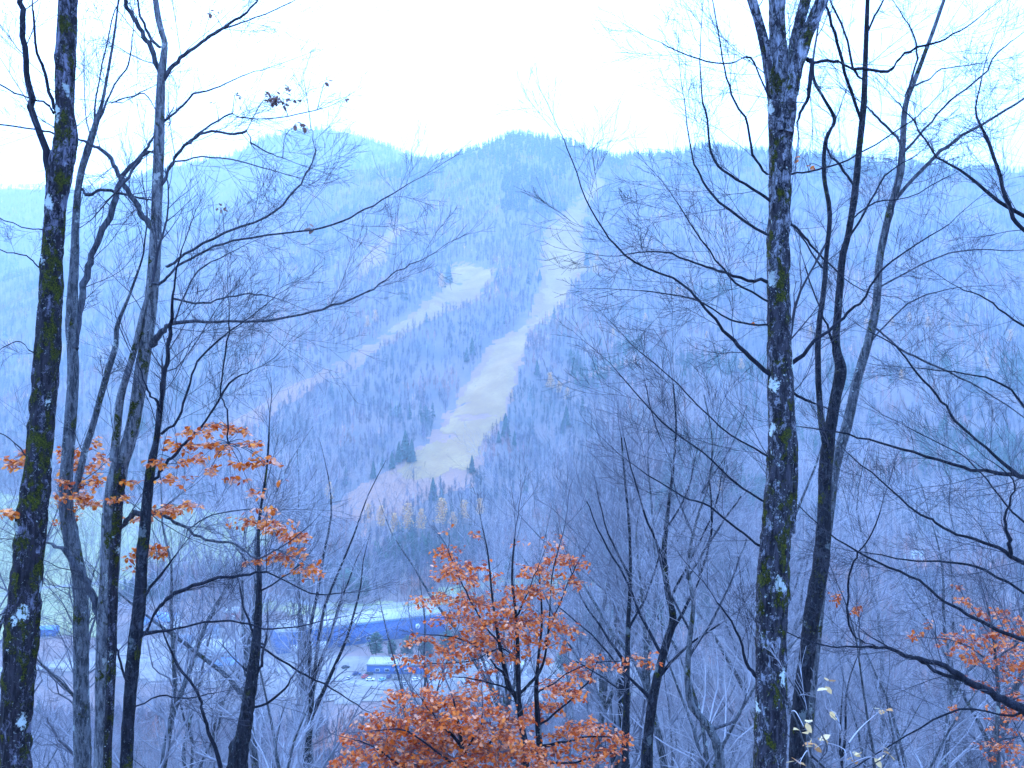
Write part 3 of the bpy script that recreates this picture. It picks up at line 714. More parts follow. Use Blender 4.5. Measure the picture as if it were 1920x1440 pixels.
traced_tree('bare_tree', 'bare tree whose long dark branches reach in from beyond the right edge', 12, 'bark_dark',
    [(2010, 1600, 44), (2005, 1400, 40), (2000, 1200, 38), (1998, 1050, 34), (1992, 900, 30), (1985, 700, 26), (1975, 500, 22), (1968, 300, 16), (1960, 100, 10), (1955, -10, 7)],
    limbs=[[(2003, 1130, 10), (1960, 1085, 9), (1897, 1042, 8), (1847, 1017, 6), (1780, 997, 5), (1747, 973, 4.5), (1717, 960, 4), (1650, 900, 3), (1590, 850, 2)], [(1897, 1042, 7), (1893, 1010, 7), (1883, 975, 5), (1895, 940, 4), (1900, 900, 3), (1850, 860, 2)],
           [(2005, 1385, 22), (1960, 1358, 20), (1915, 1330, 18), (1870, 1305, 15), (1813, 1275, 13), (1775, 1250, 10), (1707, 1232, 8), (1660, 1215, 6), (1600, 1213, 4), (1540, 1210, 3), (1460, 1180, 2)], [(1812, 1277, 8), (1760, 1262, 7), (1730, 1240, 6), (1690, 1224, 4)],
           [(1640, 1210, 5), (1605, 1195, 4), (1590, 1160, 4), (1592, 1080, 4), (1605, 1045, 3.5), (1630, 1010, 3), (1650, 960, 2.5)],
           [(2000, 1240, 9), (1920, 1200, 8), (1873, 1183, 7), (1813, 1150, 6), (1760, 1120, 5), (1723, 1087, 5), (1647, 1053, 4), (1567, 1010, 3), (1500, 950, 2)],
           [(1998, 930, 12), (1950, 905, 10), (1913, 893, 9), (1860, 885, 7), (1807, 877, 6), (1713, 847, 5), (1647, 830, 4), (1570, 810, 3), (1500, 800, 2)], [(1913, 893, 6), (1850, 840, 5), (1790, 787, 5), (1767, 753, 4.5), (1720, 700, 4), (1680, 650, 3), (1630, 622, 2)],
           [(1975, 440, 9), (1920, 403, 8), (1860, 367, 7), (1800, 317, 5), (1757, 293, 4), (1713, 227, 3), (1680, 190, 2)], [(1975, 480, 8), (1930, 440, 8), (1900, 408, 8), (1880, 350, 7), (1853, 263, 6), (1830, 217, 4), (1840, 150, 3)],
           [(1990, 860, 8), (1930, 775, 5), (1880, 720, 4), (1810, 700, 3), (1720, 690, 2)], [(1985, 640, 6), (1900, 600, 4), (1850, 560, 3), (1800, 540, 2)], [(1998, 1040, 7), (1900, 960, 4), (1850, 900, 3), (1800, 850, 2.5), (1700, 800, 2)],
           [(2003, 1160, 7), (1930, 1120, 5), (1850, 1070, 5), (1780, 1055, 4), (1700, 1050, 3), (1620, 1035, 2)], [(2003, 1300, 7), (1900, 1340, 5), (1800, 1330, 4), (1700, 1380, 3), (1600, 1440, 2)]],
    seed=27, tden=.95, tlen=1.2, sides=18)
traced_tree('dark_tree', 'dark bare trunk standing right of the orange beech, with an S shaped bend', 18, 'bark_dark',
    [(1212, 1445, 22), (1216, 1370, 20), (1228, 1290, 17), (1248, 1210, 16), (1262, 1160, 14), (1252, 1110, 11), (1245, 1040, 10), (1252, 960, 7), (1262, 880, 5), (1268, 800, 4), (1262, 720, 3)],
    limbs=[[(1255, 1190, 7), (1290, 1130, 6), (1320, 1060, 5), (1335, 980, 4), (1330, 900, 3)], [(1258, 1120, 6), (1300, 1040, 4), (1340, 950, 3), (1360, 860, 2)], [(1240, 1230, 7), (1200, 1150, 5), (1170, 1080, 4), (1130, 1010, 3), (1100, 940, 2)], [(1250, 1060, 5), (1215, 980, 4), (1190, 900, 3), (1170, 820, 2)],
           [(1250, 990, 4), (1290, 920, 3), (1310, 830, 2)], [(1232, 1270, 5), (1290, 1210, 4), (1350, 1170, 3)], [(1225, 1310, 6), (1170, 1260, 4), (1110, 1190, 3), (1050, 1140, 2)], [(1262, 870, 3), (1230, 800, 2), (1210, 720, 2)]],
    twig='twig_mid', seed=31, tden=1.5, tlen=1.3, sides=14, lvl=2)
traced_tree('dark_tree', 'thin straight dark stem between the orange beech and the S bent trunk', 20, 'bark_dark',
    [(1172, 1445, 14), (1174, 1340, 13), (1176, 1250, 10), (1178, 1170, 8), (1182, 1080, 6), (1180, 990, 5), (1172, 900, 4), (1165, 820, 3)],
    limbs=[[(1176, 1250, 5), (1130, 1180, 4), (1090, 1120, 3), (1060, 1040, 2)], [(1178, 1180, 5), (1215, 1110, 4), (1240, 1030, 3)], [(1181, 1080, 4), (1140, 1000, 3), (1120, 920, 2)], [(1175, 1300, 5), (1130, 1270, 3), (1080, 1240, 2)]],
    twig='twig_mid', seed=33, tden=1.5, tlen=1.2, sides=12)
traced_tree('crooked_tree', 'crooked grey bare stem zigzagging up just left of the mossy upright trunk', 17, 'bark_grey',
    [(1352, 1445, 18), (1335, 1375, 18), (1312, 1343, 17), (1296, 1320, 14), (1289, 1270, 12), (1293, 1200, 10), (1300, 1130, 8), (1290, 1060, 7), (1305, 980, 5), (1330, 900, 4), (1335, 820, 3), (1320, 740, 2.5)],
    limbs=[[(1292, 1230, 6), (1330, 1170, 5), (1370, 1090, 4), (1400, 1010, 3)], [(1294, 1180, 5), (1250, 1100, 4), (1230, 1010, 3)], [(1292, 1080, 5), (1340, 1000, 4), (1390, 930, 3)], [(1300, 1000, 4), (1270, 930, 3), (1255, 850, 2)], [(1330, 1365, 6), (1380, 1350, 4), (1400, 1300, 3)], [(1318, 920, 3), (1370, 840, 2.5), (1400, 760, 2)]],
    twig='twig_mid', seed=35, tden=1.5, tlen=1.2, sides=12)

# orange beeches in the middle
S1 = [(835, 1035, 34, 16, 60), (870, 1062, 46, 14, 90), (845, 1075, 40, 12, 70), (900, 1085, 46, 14, 80), (850, 1120, 50, 12, 70), (800, 1128, 34, 10, 40), (880, 1130, 60, 14, 110), (930, 1140, 60, 16, 110), (970, 1110, 50, 18, 90), (1010, 1070, 46, 16, 80), (1045, 1050, 36, 14, 60), (1085, 1055, 30, 12, 44), (1060, 1090, 50, 16, 80), (1015, 1110, 44, 14, 60),
      (860, 1160, 60, 14, 110), (915, 1175, 70, 18, 160), (965, 1170, 60, 20, 140), (1020, 1160, 50, 16, 80), (1055, 1180, 34, 14, 50), (930, 1205, 66, 18, 150), (880, 1210, 56, 14, 100), (1000, 1200, 44, 16, 80), (830, 1205, 46, 8, 50), (790, 1200, 34, 8, 36), (850, 1225, 40, 8, 44), (950, 1230, 40, 12, 60), (870, 1245, 36, 8, 30),
      (770, 1235, 34, 7, 40), (800, 1248, 44, 8, 50), (830, 1262, 34, 8, 36), (880, 1278, 36, 12, 46), (905, 1262, 30, 8, 30), (890, 1005, 20, 12, 14), (1045, 1020, 26, 14, 24), (835, 1000, 10, 10, 8), (960, 1020, 30, 14, 10), (1060, 1215, 20, 9, 22), (1020, 1235, 24, 9, 20)]
traced_tree('young_beech', 'young beech in the middle with layered rust orange leaves and slim dark forked stems', 13, 'bark_dark',
    [(985, 1445, 14), (980, 1370, 12), (970, 1310, 11), (955, 1290, 10), (948, 1260, 9), (940, 1225, 7), (930, 1170, 5), (922, 1110, 4), (915, 1040, 3), (905, 990, 2)],
    stems=[[(973, 1320, 9), (972, 1270, 9), (970, 1200, 7), (966, 1140, 5), (960, 1080, 4), (965, 1010, 3)], [(975, 1300, 6), (995, 1280, 6), (1010, 1262, 6), (1022, 1230, 4), (1030, 1160, 3), (1035, 1080, 2.5), (1050, 1020, 2)]],
    limbs=[[(950, 1270, 5), (930, 1250, 4), (900, 1215, 3), (850, 1195, 2.5), (800, 1190, 2)], [(938, 1210, 4), (910, 1175, 3), (880, 1120, 3), (860, 1080, 2), (840, 1030, 2)], [(968, 1240, 4), (940, 1215, 3), (880, 1240, 2), (790, 1245, 2)], [(1024, 1200, 3), (1050, 1130, 2), (1080, 1060, 2)], [(968, 1150, 3), (990, 1110, 2), (1010, 1060, 2)], [(972, 1300, 4), (920, 1280, 3), (860, 1270, 2)]],
    sprays=S1, leafmat='leaf_rust', leaf=.068, seed=41, tden=1.2, tlen=.6, sides=12, sprayn=2.0, lvl=1)
S2 = [(668, 1412, 44, 12, 50), (1000, 1435, 50, 14, 60), (650, 1435, 36, 12, 40), (905, 1300, 50, 9, 40), (740, 1300, 36, 7, 26), (790, 1305, 50, 9, 60), (840, 1315, 60, 10, 90), (760, 1335, 60, 12, 100), (830, 1345, 70, 14, 150), (895, 1335, 60, 14, 120), (720, 1360, 50, 14, 90), (780, 1370, 70, 16, 160), (860, 1380, 80, 18, 200), (930, 1370, 60, 16, 130), (960, 1350, 40, 12, 60), (700, 1395, 50, 14, 90), (760, 1410, 80, 18, 190), (850, 1420, 90, 20, 220), (930, 1415, 70, 20, 170), (985, 1405, 40, 14, 70), (740, 1440, 60, 16, 110), (660, 1385, 22, 8, 22), (820, 1445, 80, 14, 130), (900, 1450, 80, 14, 120)]
traced_tree('young_beech', 'low spreading beech filling the bottom middle with dense orange leaves', 12, 'bark_dark',
    [(868, 1600, 14), (870, 1520, 13), (872, 1450, 11), (866, 1400, 8), (858, 1350, 5), (850, 1310, 3)],
    limbs=[[(870, 1450, 6), (820, 1410, 4), (760, 1370, 3), (700, 1370, 2)], [(870, 1430, 6), (920, 1390, 4), (960, 1350, 2)], [(868, 1480, 6), (780, 1450, 4), (700, 1400, 3), (660, 1385, 2)], [(866, 1400, 5), (820, 1350, 3), (790, 1310, 2)], [(868, 1420, 5), (900, 1360, 3), (905, 1320, 2)]],
    sprays=S2, leafmat='leaf_rust', leaf=.07, sprayn=2.5, seed=43, tden=.8, tlen=.5, sides=12, lvl=1)
S3 = [(1035, 1285, 34, 12, 50), (1060, 1300, 40, 14, 70), (1025, 1325, 40, 12, 60), (1085, 1265, 36, 12, 40), (1100, 1245, 30, 8, 26), (1000, 1345, 34, 12, 50), (1090, 1360, 50, 10, 60), (1130, 1372, 50, 10, 60), (1170, 1385, 30, 8, 24), (1060, 1385, 50, 12, 70), (1120, 1405, 60, 12, 80), (1040, 1425, 60, 14, 90), (1110, 1435, 60, 12, 70), (1075, 1250, 20, 8, 16), (1190, 1235, 40, 7, 22), (1210, 1250, 20, 6, 10), (1150, 1250, 30, 10, 14)]
traced_tree('young_beech', 'slim beech with a straight stem and thin orange tiers just right of the bottom middle', 13.5, 'bark_dark',
    [(1016, 1445, 15), (1012, 1400, 12), (1008, 1340, 10), (1006, 1290, 8), (1010, 1230, 5), (1016, 1170, 4), (1014, 1110, 3)],
    limbs=[[(1010, 1360, 5), (1050, 1330, 4), (1100, 1280, 3), (1120, 1240, 2)], [(1012, 1400, 6), (1060, 1390, 4), (1120, 1380, 3), (1180, 1385, 2)], [(1014, 1430, 5), (1080, 1430, 4), (1150, 1410, 2)], [(1007, 1300, 4), (1040, 1280, 3), (1090, 1250, 2), (1180, 1235, 2)]],
    sprays=S3, leafmat='leaf_rust', leaf=.072, sprayn=2.6, seed=45, tden=1, tlen=.5, sides=12, lvl=1)
S4 = [(1900, 1165, 30, 12, 40), (1840, 1240, 34, 10, 36), (1915, 1240, 30, 12, 40), (1810, 1225, 30, 8, 26), (1890, 1330, 40, 12, 40), (1800, 1098, 10, 12, 14), (1810, 1125, 16, 14, 24), (1835, 1150, 26, 9, 30), (1870, 1148, 26, 9, 30), (1790, 1198, 34, 12, 50), (1835, 1190, 40, 12, 70), (1885, 1185, 40, 12, 60), (1850, 1215, 50, 12, 80), (1900, 1215, 40, 12, 60), (1880, 1240, 44, 12, 60), (1775, 1212, 20, 7, 20), (1725, 1195, 24, 12, 22), (1745, 1175, 16, 9, 12), (1895, 1270, 34, 10, 30), (1860, 1290, 30, 8, 26), (1900, 1310, 34, 10, 36), (1905, 1345, 34, 12, 40), (1880, 1365, 34, 10, 36), (1870, 1400, 44, 12, 50), (1910, 1400, 34, 12, 40), (1795, 1328, 24, 6, 16), (1885, 1430, 40, 10, 40), (1820, 1275, 20, 7, 14)]
traced_tree('young_beech', 'young beech with orange leaves near the lower right corner, behind the long dark branch', 14, 'bark_grey',
    [(1872, 1445, 9), (1868, 1380, 8), (1872, 1310, 7), (1868, 1250, 6), (1862, 1190, 5), (1850, 1130, 3)],
    limbs=[[(1870, 1270, 4), (1830, 1220, 3), (1780, 1200, 2), (1725, 1195, 1.6)], [(1868, 1240, 4), (1900, 1210, 3), (1940, 1190, 2)], [(1872, 1330, 4), (1905, 1310, 3), (1950, 1300, 2)], [(1864, 1200, 3), (1820, 1140, 2), (1800, 1100, 1.6)], [(1870, 1390, 4), (1910, 1380, 3)]],
    sprays=S4, leafmat='leaf_rust', leaf=.07, sprayn=1.7, seed=47, tden=1.2, tlen=.7, sides=10, lvl=1)
traced_tree('sapling', 'thin sapling holding a few pale cream leaves at the foot of the mossy upright trunk', 6.5, 'bark_grey',
    [(1520, 1700, 5), (1522, 1560, 4), (1525, 1450, 3), (1508, 1395, 2.5), (1490, 1345, 3), (1465, 1300, 2.5), (1435, 1240, 2)],
    limbs=[[(1525, 1450, 3), (1550, 1400, 3), (1530, 1365, 2.5), (1500, 1310, 2), (1478, 1270, 1.5)], [(1524, 1480, 3), (1600, 1430, 2.5), (1570, 1360, 2), (1550, 1330, 1.6)], [(1524, 1520, 3), (1620, 1440, 2.5), (1670, 1400, 2), (1655, 1340, 1.6)]],
    sprays=[(1507, 1362, 7, 5, 3), (1520, 1392, 9, 6, 4), (1537, 1390, 7, 6, 3), (1498, 1432, 10, 6, 5), (1545, 1283, 9, 7, 4), (1556, 1330, 5, 4, 2), (1650, 1333, 7, 4, 3), (1598, 1418, 8, 5, 3), (1670, 1412, 9, 5, 3), (1640, 1420, 5, 5, 1)],
    leafmat='leaf_pale', leaf=.085, seed=49, tden=.8, tlen=.35, sides=8, twig='twig_mid', lvl=1, limbmat='limb_grey')
traced_tree('sapling', 'slender leaning sapling with two tufts of dull pink leaves right of the forked trunk', 15, 'bark_grey',
    [(1640, 1450, 6), (1632, 1380, 5), (1618, 1290, 4), (1605, 1200, 3), (1585, 1130, 2.5), (1568, 1090, 2)],
    limbs=[[(1612, 1230, 3), (1610, 1170, 2), (1607, 1130, 1.5)]], sprays=[(1566, 1120, 9, 14, 34), (1607, 1140, 11, 11, 34)],
    leafmat='leaf_rust', leaf=.055, seed=51, tden=1, tlen=.5, sides=8, lvl=1)

# ------------------------------------------------------------------ procedural bare trees
def bare_proto(h, seed, crown=.35, spread=.28, lvl=2, nl=24, kids=6, tw_min=1.0, lean=.05, step=.35):
    """trunk and crown meshes of a bare forest-grown tree, foot at the origin"""
    R = np.random.default_rng(seed)
    d = unit(np.array([R.normal(0, lean), R.normal(0, lean), 1.])); r0 = h * .0085
    t = MB(); c = MB()
    def stem(p, d, L, ra, rb, n, wob):
        P = [p]
        for i in range(n):
            d = unit(d + R.normal(0, wob, 3) * (1, 1, .4) + np.array([0, 0, .05])); p = p + d * L / n; P.append(p)
        S = smooth_path(P, 2); rr = np.linspace(ra, rb, len(S)); t.tube(S, rr, 6)
        return S, rr, d
    def clothe(S, rr, u0, cnt, ln):
        for i in range(cnt):
            u = u0 + (1 - u0) * (i + R.uniform(0, 1)) / cnt; x_ = u * (len(S) - 1)
            q = np.array([np.interp(x_, np.arange(len(S)), S[:, j]) for j in range(3)]); r = np.interp(x_, np.arange(len(S)), rr)
            a = R.uniform(0, 2 * math.pi); th = R.uniform(.4, .95)
            dd = np.array([math.cos(a) * math.sin(th), math.sin(a) * math.sin(th), math.cos(th)])
            grow(c, q, dd, ln * (1.15 - .6 * u) * R.uniform(.6, 1.25), max(r * .5, .005 * tw_min), lvl, R, .08, kids, .7, .16, 3, None, .85, step)
    f = R.uniform(.38, .55)
    S, rr, d = stem(np.zeros(3), d, h * f, r0 * 1.25, r0 * .7, 6, .06)
    clothe(S, rr, crown, max(2, nl // 5), h * spread * .7)
    m = int(R.integers(2, 5)); a0 = R.uniform(0, 6.28)
    for q in range(m):
        a = a0 + q * 2 * math.pi / m + R.normal(0, .3); tl = R.uniform(.12, .45) if q else .08
        S2, r2, d2 = stem(S[-1 - int(R.integers(0, 3))], unit(d + np.array([math.cos(a), math.sin(a), 0]) * tl), h * (1 - f) * (1 if q == 0 else R.uniform(.65, 1)), r0 * (.55 if q else .65), r0 * .05, 7, .13)
        clothe(S2, r2, .05, max(4, nl // m), h * spread * .8)
        grow(c, S2[-1], d2, h * .09, r0 * .06, 1, R, .05, 5, .5, .12, 3)
    return t, c
NEARP = []
for i, h in enumerate((15.5, 13.5, 16.5, 12, 14.5, 11, 17, 13)):
    t, c = bare_proto(h, 100 + i, .22 + .06 * (i % 3), .32 + .03 * (i % 3), 3 if i < 6 else 2, 30, 6, lean=.1, step=.3)
    NEARP.append((h, t.mesh('bare_trunk', True), c.mesh('bare_crown')))
for h, tm, cm in NEARP: tm.materials.append(M['bark_grey']); cm.materials.append(M['twig_mid'])
NEARD = [(h, tm.copy(), cm.copy()) for h, tm, cm in NEARP[:4]]
for h, tm, cm in NEARD: tm.materials[0] = M['bark_dark']; cm.materials[0] = M['twig_mid']

def put_bare(px, toppy, D, k, label, dark=False, group=None, rz=None):
    h, tm, cm = (NEARD if dark else NEARP)[k % (4 if dark else 8)]
    x = (px - 960) / F * D; g = float(H(x, D))
    need = CZ + (720 - toppy) / F * D - g
    s = need / h
    o = empty('bare_tree', (x, D, g - .15), label, 'tree', group, rz if rz is not None else rng.uniform(0, 6.28))
    s2 = s if s < 1.3 else 1.3
    o.scale = (s2, s2, s)
    for nm, me in (('trunk', tm), ('crown', cm)):
        c = bpy.data.objects.new(nm, me); COL.objects.link(c); c.parent = o
    return o
MID = [
 (622, 720, 36, 7, 'tall fine twigged bare tree left of the ski runs, reaching up over the mountain foot'), (545, 800, 30, 4, 'bare tree with pale arching twigs between the orange sprays and the long warehouse'),
 (420, 960, 34, 6, 'bare tree in front of the pale roofed valley building'),
 (880, 880, 36, 1, 'bare tree rising behind the top of the rust orange beech'), (1000, 850, 38, 4, 'bare tree above and right of the rust orange beech'), (1095, 800, 30, 0, 'fine twigged bare tree behind the right side of the orange beech'),
 (1150, 690, 27, 2, 'tall twiggy bare tree right of the ski run foot'), (1290, 720, 26, 1, 'tall twiggy bare tree left of the crooked grey stem'), (1390, 640, 28, 0, 'tall bare tree half hidden behind the mossy upright trunk'),
 (1345, 900, 24, 3, 'bare tree with dense fan of twigs close to the mossy upright trunk'), (1490, 820, 30, 4, 'bare tree seen between the mossy upright trunk and the forked trunk'), (1610, 900, 26, 2, 'bare tree right of the forked trunk at mid height'),
 (1700, 780, 30, 0, 'tall bare tree right of centre under the reaching right branches'), (1790, 860, 27, 1, 'bare tree above the lower right orange beech'), (1880, 790, 29, 4, 'tall bare tree close to the right edge'),
 (1740, 1040, 23, 3, 'shorter bare tree left of the lower right orange beech'), (1560, 1110, 22, 5, 'short bare tree at the foot of the forked trunk'), (1660, 1090, 24, 7, 'short bare tree behind the dull pink leaf tufts'),
 (345, 1010, 30, 5, 'bare tree between the dark straight stem and the leaning dark trunk'), (520, 1040, 25, 7, 'twiggy bare tree right of the leaning dark trunk'), (95, 900, 30, 1, 'bare tree showing between the two leftmost trunks'),
 (10, 800, 27, 2, 'bare tree cut by the left edge behind the thick leaning trunk'), (770, 1020, 40, 0, 'bare tree left of the rust orange beech top'), (230, 700, 26, 6, 'bare tree with fine twigs behind the pale beech'), (470, 740, 29, 1, 'bare tree under the long level branch of the pale beech'),
 (1220, 930, 34, 6, 'bare tree behind the S bent dark trunk'), (1440, 1000, 27, 5, 'bare tree behind the foot of the mossy upright trunk'), (1050, 960, 44, 5, 'distant slim bare tree right above the orange beech')]
for i, (px, tp, D, k, lab) in enumerate(MID):
    put_bare(px, tp, D, k, lab, dark=(i % 5 == 1))
# hillside wood below: individual trees, nearest first
MARKS = [(60, 'thick left edge trunk'), (240, 'dark straight stem'), (450, 'leaning dark trunk'), (620, 'warehouse end'), (770, 'low orange beech'), (1010, 'slim orange tiered beech'), (1172, 'thin straight dark stem'), (1330, 'crooked grey stem'),
         (1445, 'mossy upright trunk'), (1510, 'foot of the forked trunk'), (1700, 'long lower right branch'), (1870, 'lower right orange beech')]
cnt = 0; THK = []
for i in range(300):
    D = 30 + 75 * rng.random() ** .8
    px = rng.uniform(-40, 1960)
    h = rng.uniform(9.5, 14.5)
    if px < 1100 and D < 46: h *= .7
    if 480 < px < 1000 and rng.random() < .35: continue
    if 470 < px < 860 and D > 40: h *= .8
    if 480 < px < 860 and D < 52 and rng.random() < .6: continue
    x = (px - 960) / F * D; top = float(H(x, D)) + h; tpy = 720 - (top - CZ) / D * F
    if tpy > 1435: continue
    lo = 1215 if px < 560 else (1290 if px < 1080 else 1120)
    if tpy < lo: tpy = lo + rng.uniform(0, 60)
    mk = min(MARKS, key=lambda q: abs(q[0] - px)); side = 'left' if px < mk[0] else 'right'
    hh = 'tall' if tpy < 1240 else ('middling' if tpy < 1330 else 'low')
    cl_ = 'dark' if i % 5 == 0 else 'grey'
    lab = '%s %s bare thicket tree just %s of the %s' % (hh, cl_, side, mk[1])
    o_ = put_bare(px, tpy, D, 1 + int(rng.integers(0, 7)), lab, group='%s %s bare trees %s of the %s' % (hh, cl_, side, mk[1]), dark=(cl_ == 'dark')); cnt += 1
    THK.append((px, o_, hh, cl_, side, mk[1]))
ORD = ['leftmost', 'second', 'third', 'fourth', 'fifth', 'sixth', 'seventh', 'eighth', 'ninth', 'tenth', 'eleventh', 'twelfth', 'thirteenth', 'fourteenth']
NUM = ['', 'one', 'two', 'three', 'four', 'five', 'six', 'seven', 'eight', 'nine', 'ten', 'eleven', 'twelve', 'thirteen', 'fourteen']
for key in sorted({q[2:] for q in THK}):
    L_ = sorted([q for q in THK if q[2:] == key], key=lambda q: q[0])
    if 1 < len(L_) < 15:
        for i, q in enumerate(L_): q[1]['label'] = '%s %s bare tree, %s of %s %s of the %s' % (key[0], key[1], ORD[i], NUM[len(L_)], key[2], key[3])
print('hillside trees', cnt)

# ------------------------------------------------------------------ far woods
def far_proto(h, seed, nl, tw, conifer=False):
    R = np.random.default_rng(seed); c = MB()
    if conifer:
        c.tube([(0, 0, 0), (0, 0, h * .95)], [h * .012, .03], 4)
        for i in range(90):
            u = R.uniform(.08, 1); a = R.uniform(0, 6.28); L = h * .19 * (1.05 - u) ** .8 * R.uniform(.7, 1.2)
            p = np.array([0, 0, h * u]); e = p + np.array([math.cos(a) * L, math.sin(a) * L, -L * .35])
            s = np.array([-math.sin(a), math.cos(a), 0]) * L * .38
            c.add([p + (0, 0, h * .03), e + s, e + (0, 0, -h * .02), e - s], [(0, 1, 2), (0, 2, 3)])
        return c
    lean = R.normal(0, .03, 2); top = np.array([lean[0] * h, lean[1] * h, h])
    c.tube([(0, 0, 0), top * .5, top], [h * .011, h * .007, .02], 3)
    for i in range(nl):
        u = R.uniform(.3, .97); a = R.uniform(0, 6.28); th = R.uniform(.25, .8); L = h * .34 * (1.2 - u) * R.uniform(.6, 1.2)
        p = top * u; d = np.array([math.cos(a) * math.sin(th), math.sin(a) * math.sin(th), math.cos(th)])
        e = p + d * L; s = unit(np.cross(d, R.normal(0, 1, 3))) * tw
        c.add([p - s, p + s, e], [(0, 1, 2)])
        for k in range(3):
            v = R.uniform(.3, .9); q = p + d * L * v; dd = unit(d + R.normal(0, .5, 3) + (0, 0, .3)); e2 = q + dd * L * R.uniform(.3, .55)
            s = unit(np.cross(dd, R.normal(0, 1, 3))) * tw * .8
            c.add([q - s, q + s, e2], [(0, 1, 2)])
    return c
def wood_mat(name, a, b, c, place=True):
    n = NT(name, .9); oi = n.n('ShaderNodeObjectInfo')
    k = n.ramp(oi.outputs['Random'], [(0, a), (.5, b), (1, c)])
    if place:   # stands of different kinds: brown beech, greenish poplar, grey maple
        q = n.n('ShaderNodeTexNoise'); q.inputs['Scale'].default_value = .011; q.inputs['Detail'].default_value = 5; q.inputs['Roughness'].default_value = .65
        n.l(oi.outputs['Location'], q.inputs['Vector'])
        tint = n.ramp(q.outputs[0], [(.34, (.35, .6, .5)), (.43, (.6, .72, .9)), (.52, (1.0, .85, 1.05)), (.60, (2.3, 1.15, .75)), (.68, (1.5, 1.1, .8))])
        k = n.mix(1.0, k, tint, 'MULTIPLY')
    n.col(k); M[name] = n.m
wood_mat('far_wood', (.06, .055, .075), (.13, .12, .145), (.25, .22, .26))
wood_mat('far_birch', (.28, .27, .27), (.40, .38, .38), (.52, .50, .48))
wood_mat('far_conifer', (.010, .035, .035), (.02, .07, .06), (.04, .12, .08), False)
FARP = []
for i in range(4): FARP.append((far_proto(16, 200 + i, 34, .16), 'far_wood'))
FARP.append((far_proto(15, 210, 26, .10), 'far_birch'))
for i in range(2): FARP.append((far_proto(17, 220 + i, 0, 0, True), 'far_conifer'))
FPO = []
for mb, mt in FARP:
    me = mb.mesh('wood_tree'); me.materials.append(M[mt]); FPO.append(bpy.data.objects.new('wood_tree', me))

def scatter(name, P, idx, scl, protos, label, cat):
    me = bpy.data.meshes.new(name); me.vertices.add(len(P)); me.vertices.foreach_set('co', np.asarray(P, np.float32).ravel())
    a = me.attributes.new('pick', 'INT', 'POINT'); a.data.foreach_set('value', idx.astype(np.int32))
    a = me.attributes.new('size', 'FLOAT', 'POINT'); a.data.foreach_set('value', scl.astype(np.float32))
    a = me.attributes.new('turn', 'FLOAT', 'POINT'); a.data.foreach_set('value', rng.uniform(0, 6.28, len(P)).astype(np.float32))
    o = bpy.data.objects.new(name, me); COL.objects.link(o)
    ng = bpy.data.node_groups.new(name, 'GeometryNodeTree')
    ng.interface.new_socket('Geometry', in_out='INPUT', socket_type='NodeSocketGeometry')
    ng.interface.new_socket('Geometry', in_out='OUTPUT', socket_type='NodeSocketGeometry')
    N = ng.nodes.new; L = ng.links.new
    gi = N('NodeGroupInput'); go = N('NodeGroupOutput'); jn = N('GeometryNodeJoinGeometry')
    def attr(nm, ty):
        q = N('GeometryNodeInputNamedAttribute'); q.data_type = ty; q.inputs[0].default_value = nm
        return [s for s in q.outputs if s.enabled][0]
    pk = attr('pick', 'INT'); sz = attr('size', 'FLOAT'); tn = attr('turn', 'FLOAT')
    cx = N('ShaderNodeCombineXYZ'); L(tn, cx.inputs[2])
    for k, po in enumerate(protos):
        oi = N('GeometryNodeObjectInfo'); oi.inputs['Object'].default_value = po
        oi.inputs['As Instance'].default_value = True
        cp = N('FunctionNodeCompare'); cp.data_type = 'INT'; cp.operation = 'EQUAL'
        ins = [s for s in cp.inputs if s.enabled]; L(pk, ins[0]); ins[1].default_value = k
        ip = N('GeometryNodeInstanceOnPoints'); L(gi.outputs[0], ip.inputs['Points']); L(cp.outputs[0], ip.inputs['Selection'])
        L(oi.outputs['Geometry'], ip.inputs['Instance']); L(sz, ip.inputs['Scale']); L(cx.outputs[0], ip.inputs['Rotation'])
        L(ip.outputs[0], jn.inputs[0])
    L(jn.outputs[0], go.inputs[0])
    md = o.modifiers.new('scatter', 'NODES'); md.node_group = ng
    return tag(o, label, cat, kind='stuff')

def forest_pts(n, x0, x1, y0, y1, clear, keep=None, fan=True):
    y = rng.uniform(y0, y1, n)
    x = rng.uniform(x0, x1, n) * (y if fan else 1)
    z = H(x, y); px, py = PIX(x, y, z)
    jx = px + 5 * vnoise(x / 8, y / 8, 81); jy = py + 3 * vnoise(x / 8, y / 8, 82)
    ok = np.ones(n, bool)
    for p in clear: ok &= ~inpoly(jx, jy, p)
    if keep is not None: ok &= keep(x, y, px, py)
    return x[ok], y[ok], z[ok], px[ok], py[ok]
CLEAR_TOWN = [(-300, 1190), (60, 1180), (200, 1130), (300, 1125), (480, 1140), (640, 1135), (820, 1128), (1000, 1180), (1060, 1235), (1230, 1235), (1240, 1335), (1000, 1350), (700, 1385), (-300, 1350)]
CL = [SKI_A, SKI_B, SKI_C, SKI_D, FIELD_A, FIELD_B, CLEAR_TOWN]
def dens(y0, y1, n): # sample by ground area over the fan
    y = np.sqrt(rng.uniform(y0 * y0, y1 * y1, n)); return y
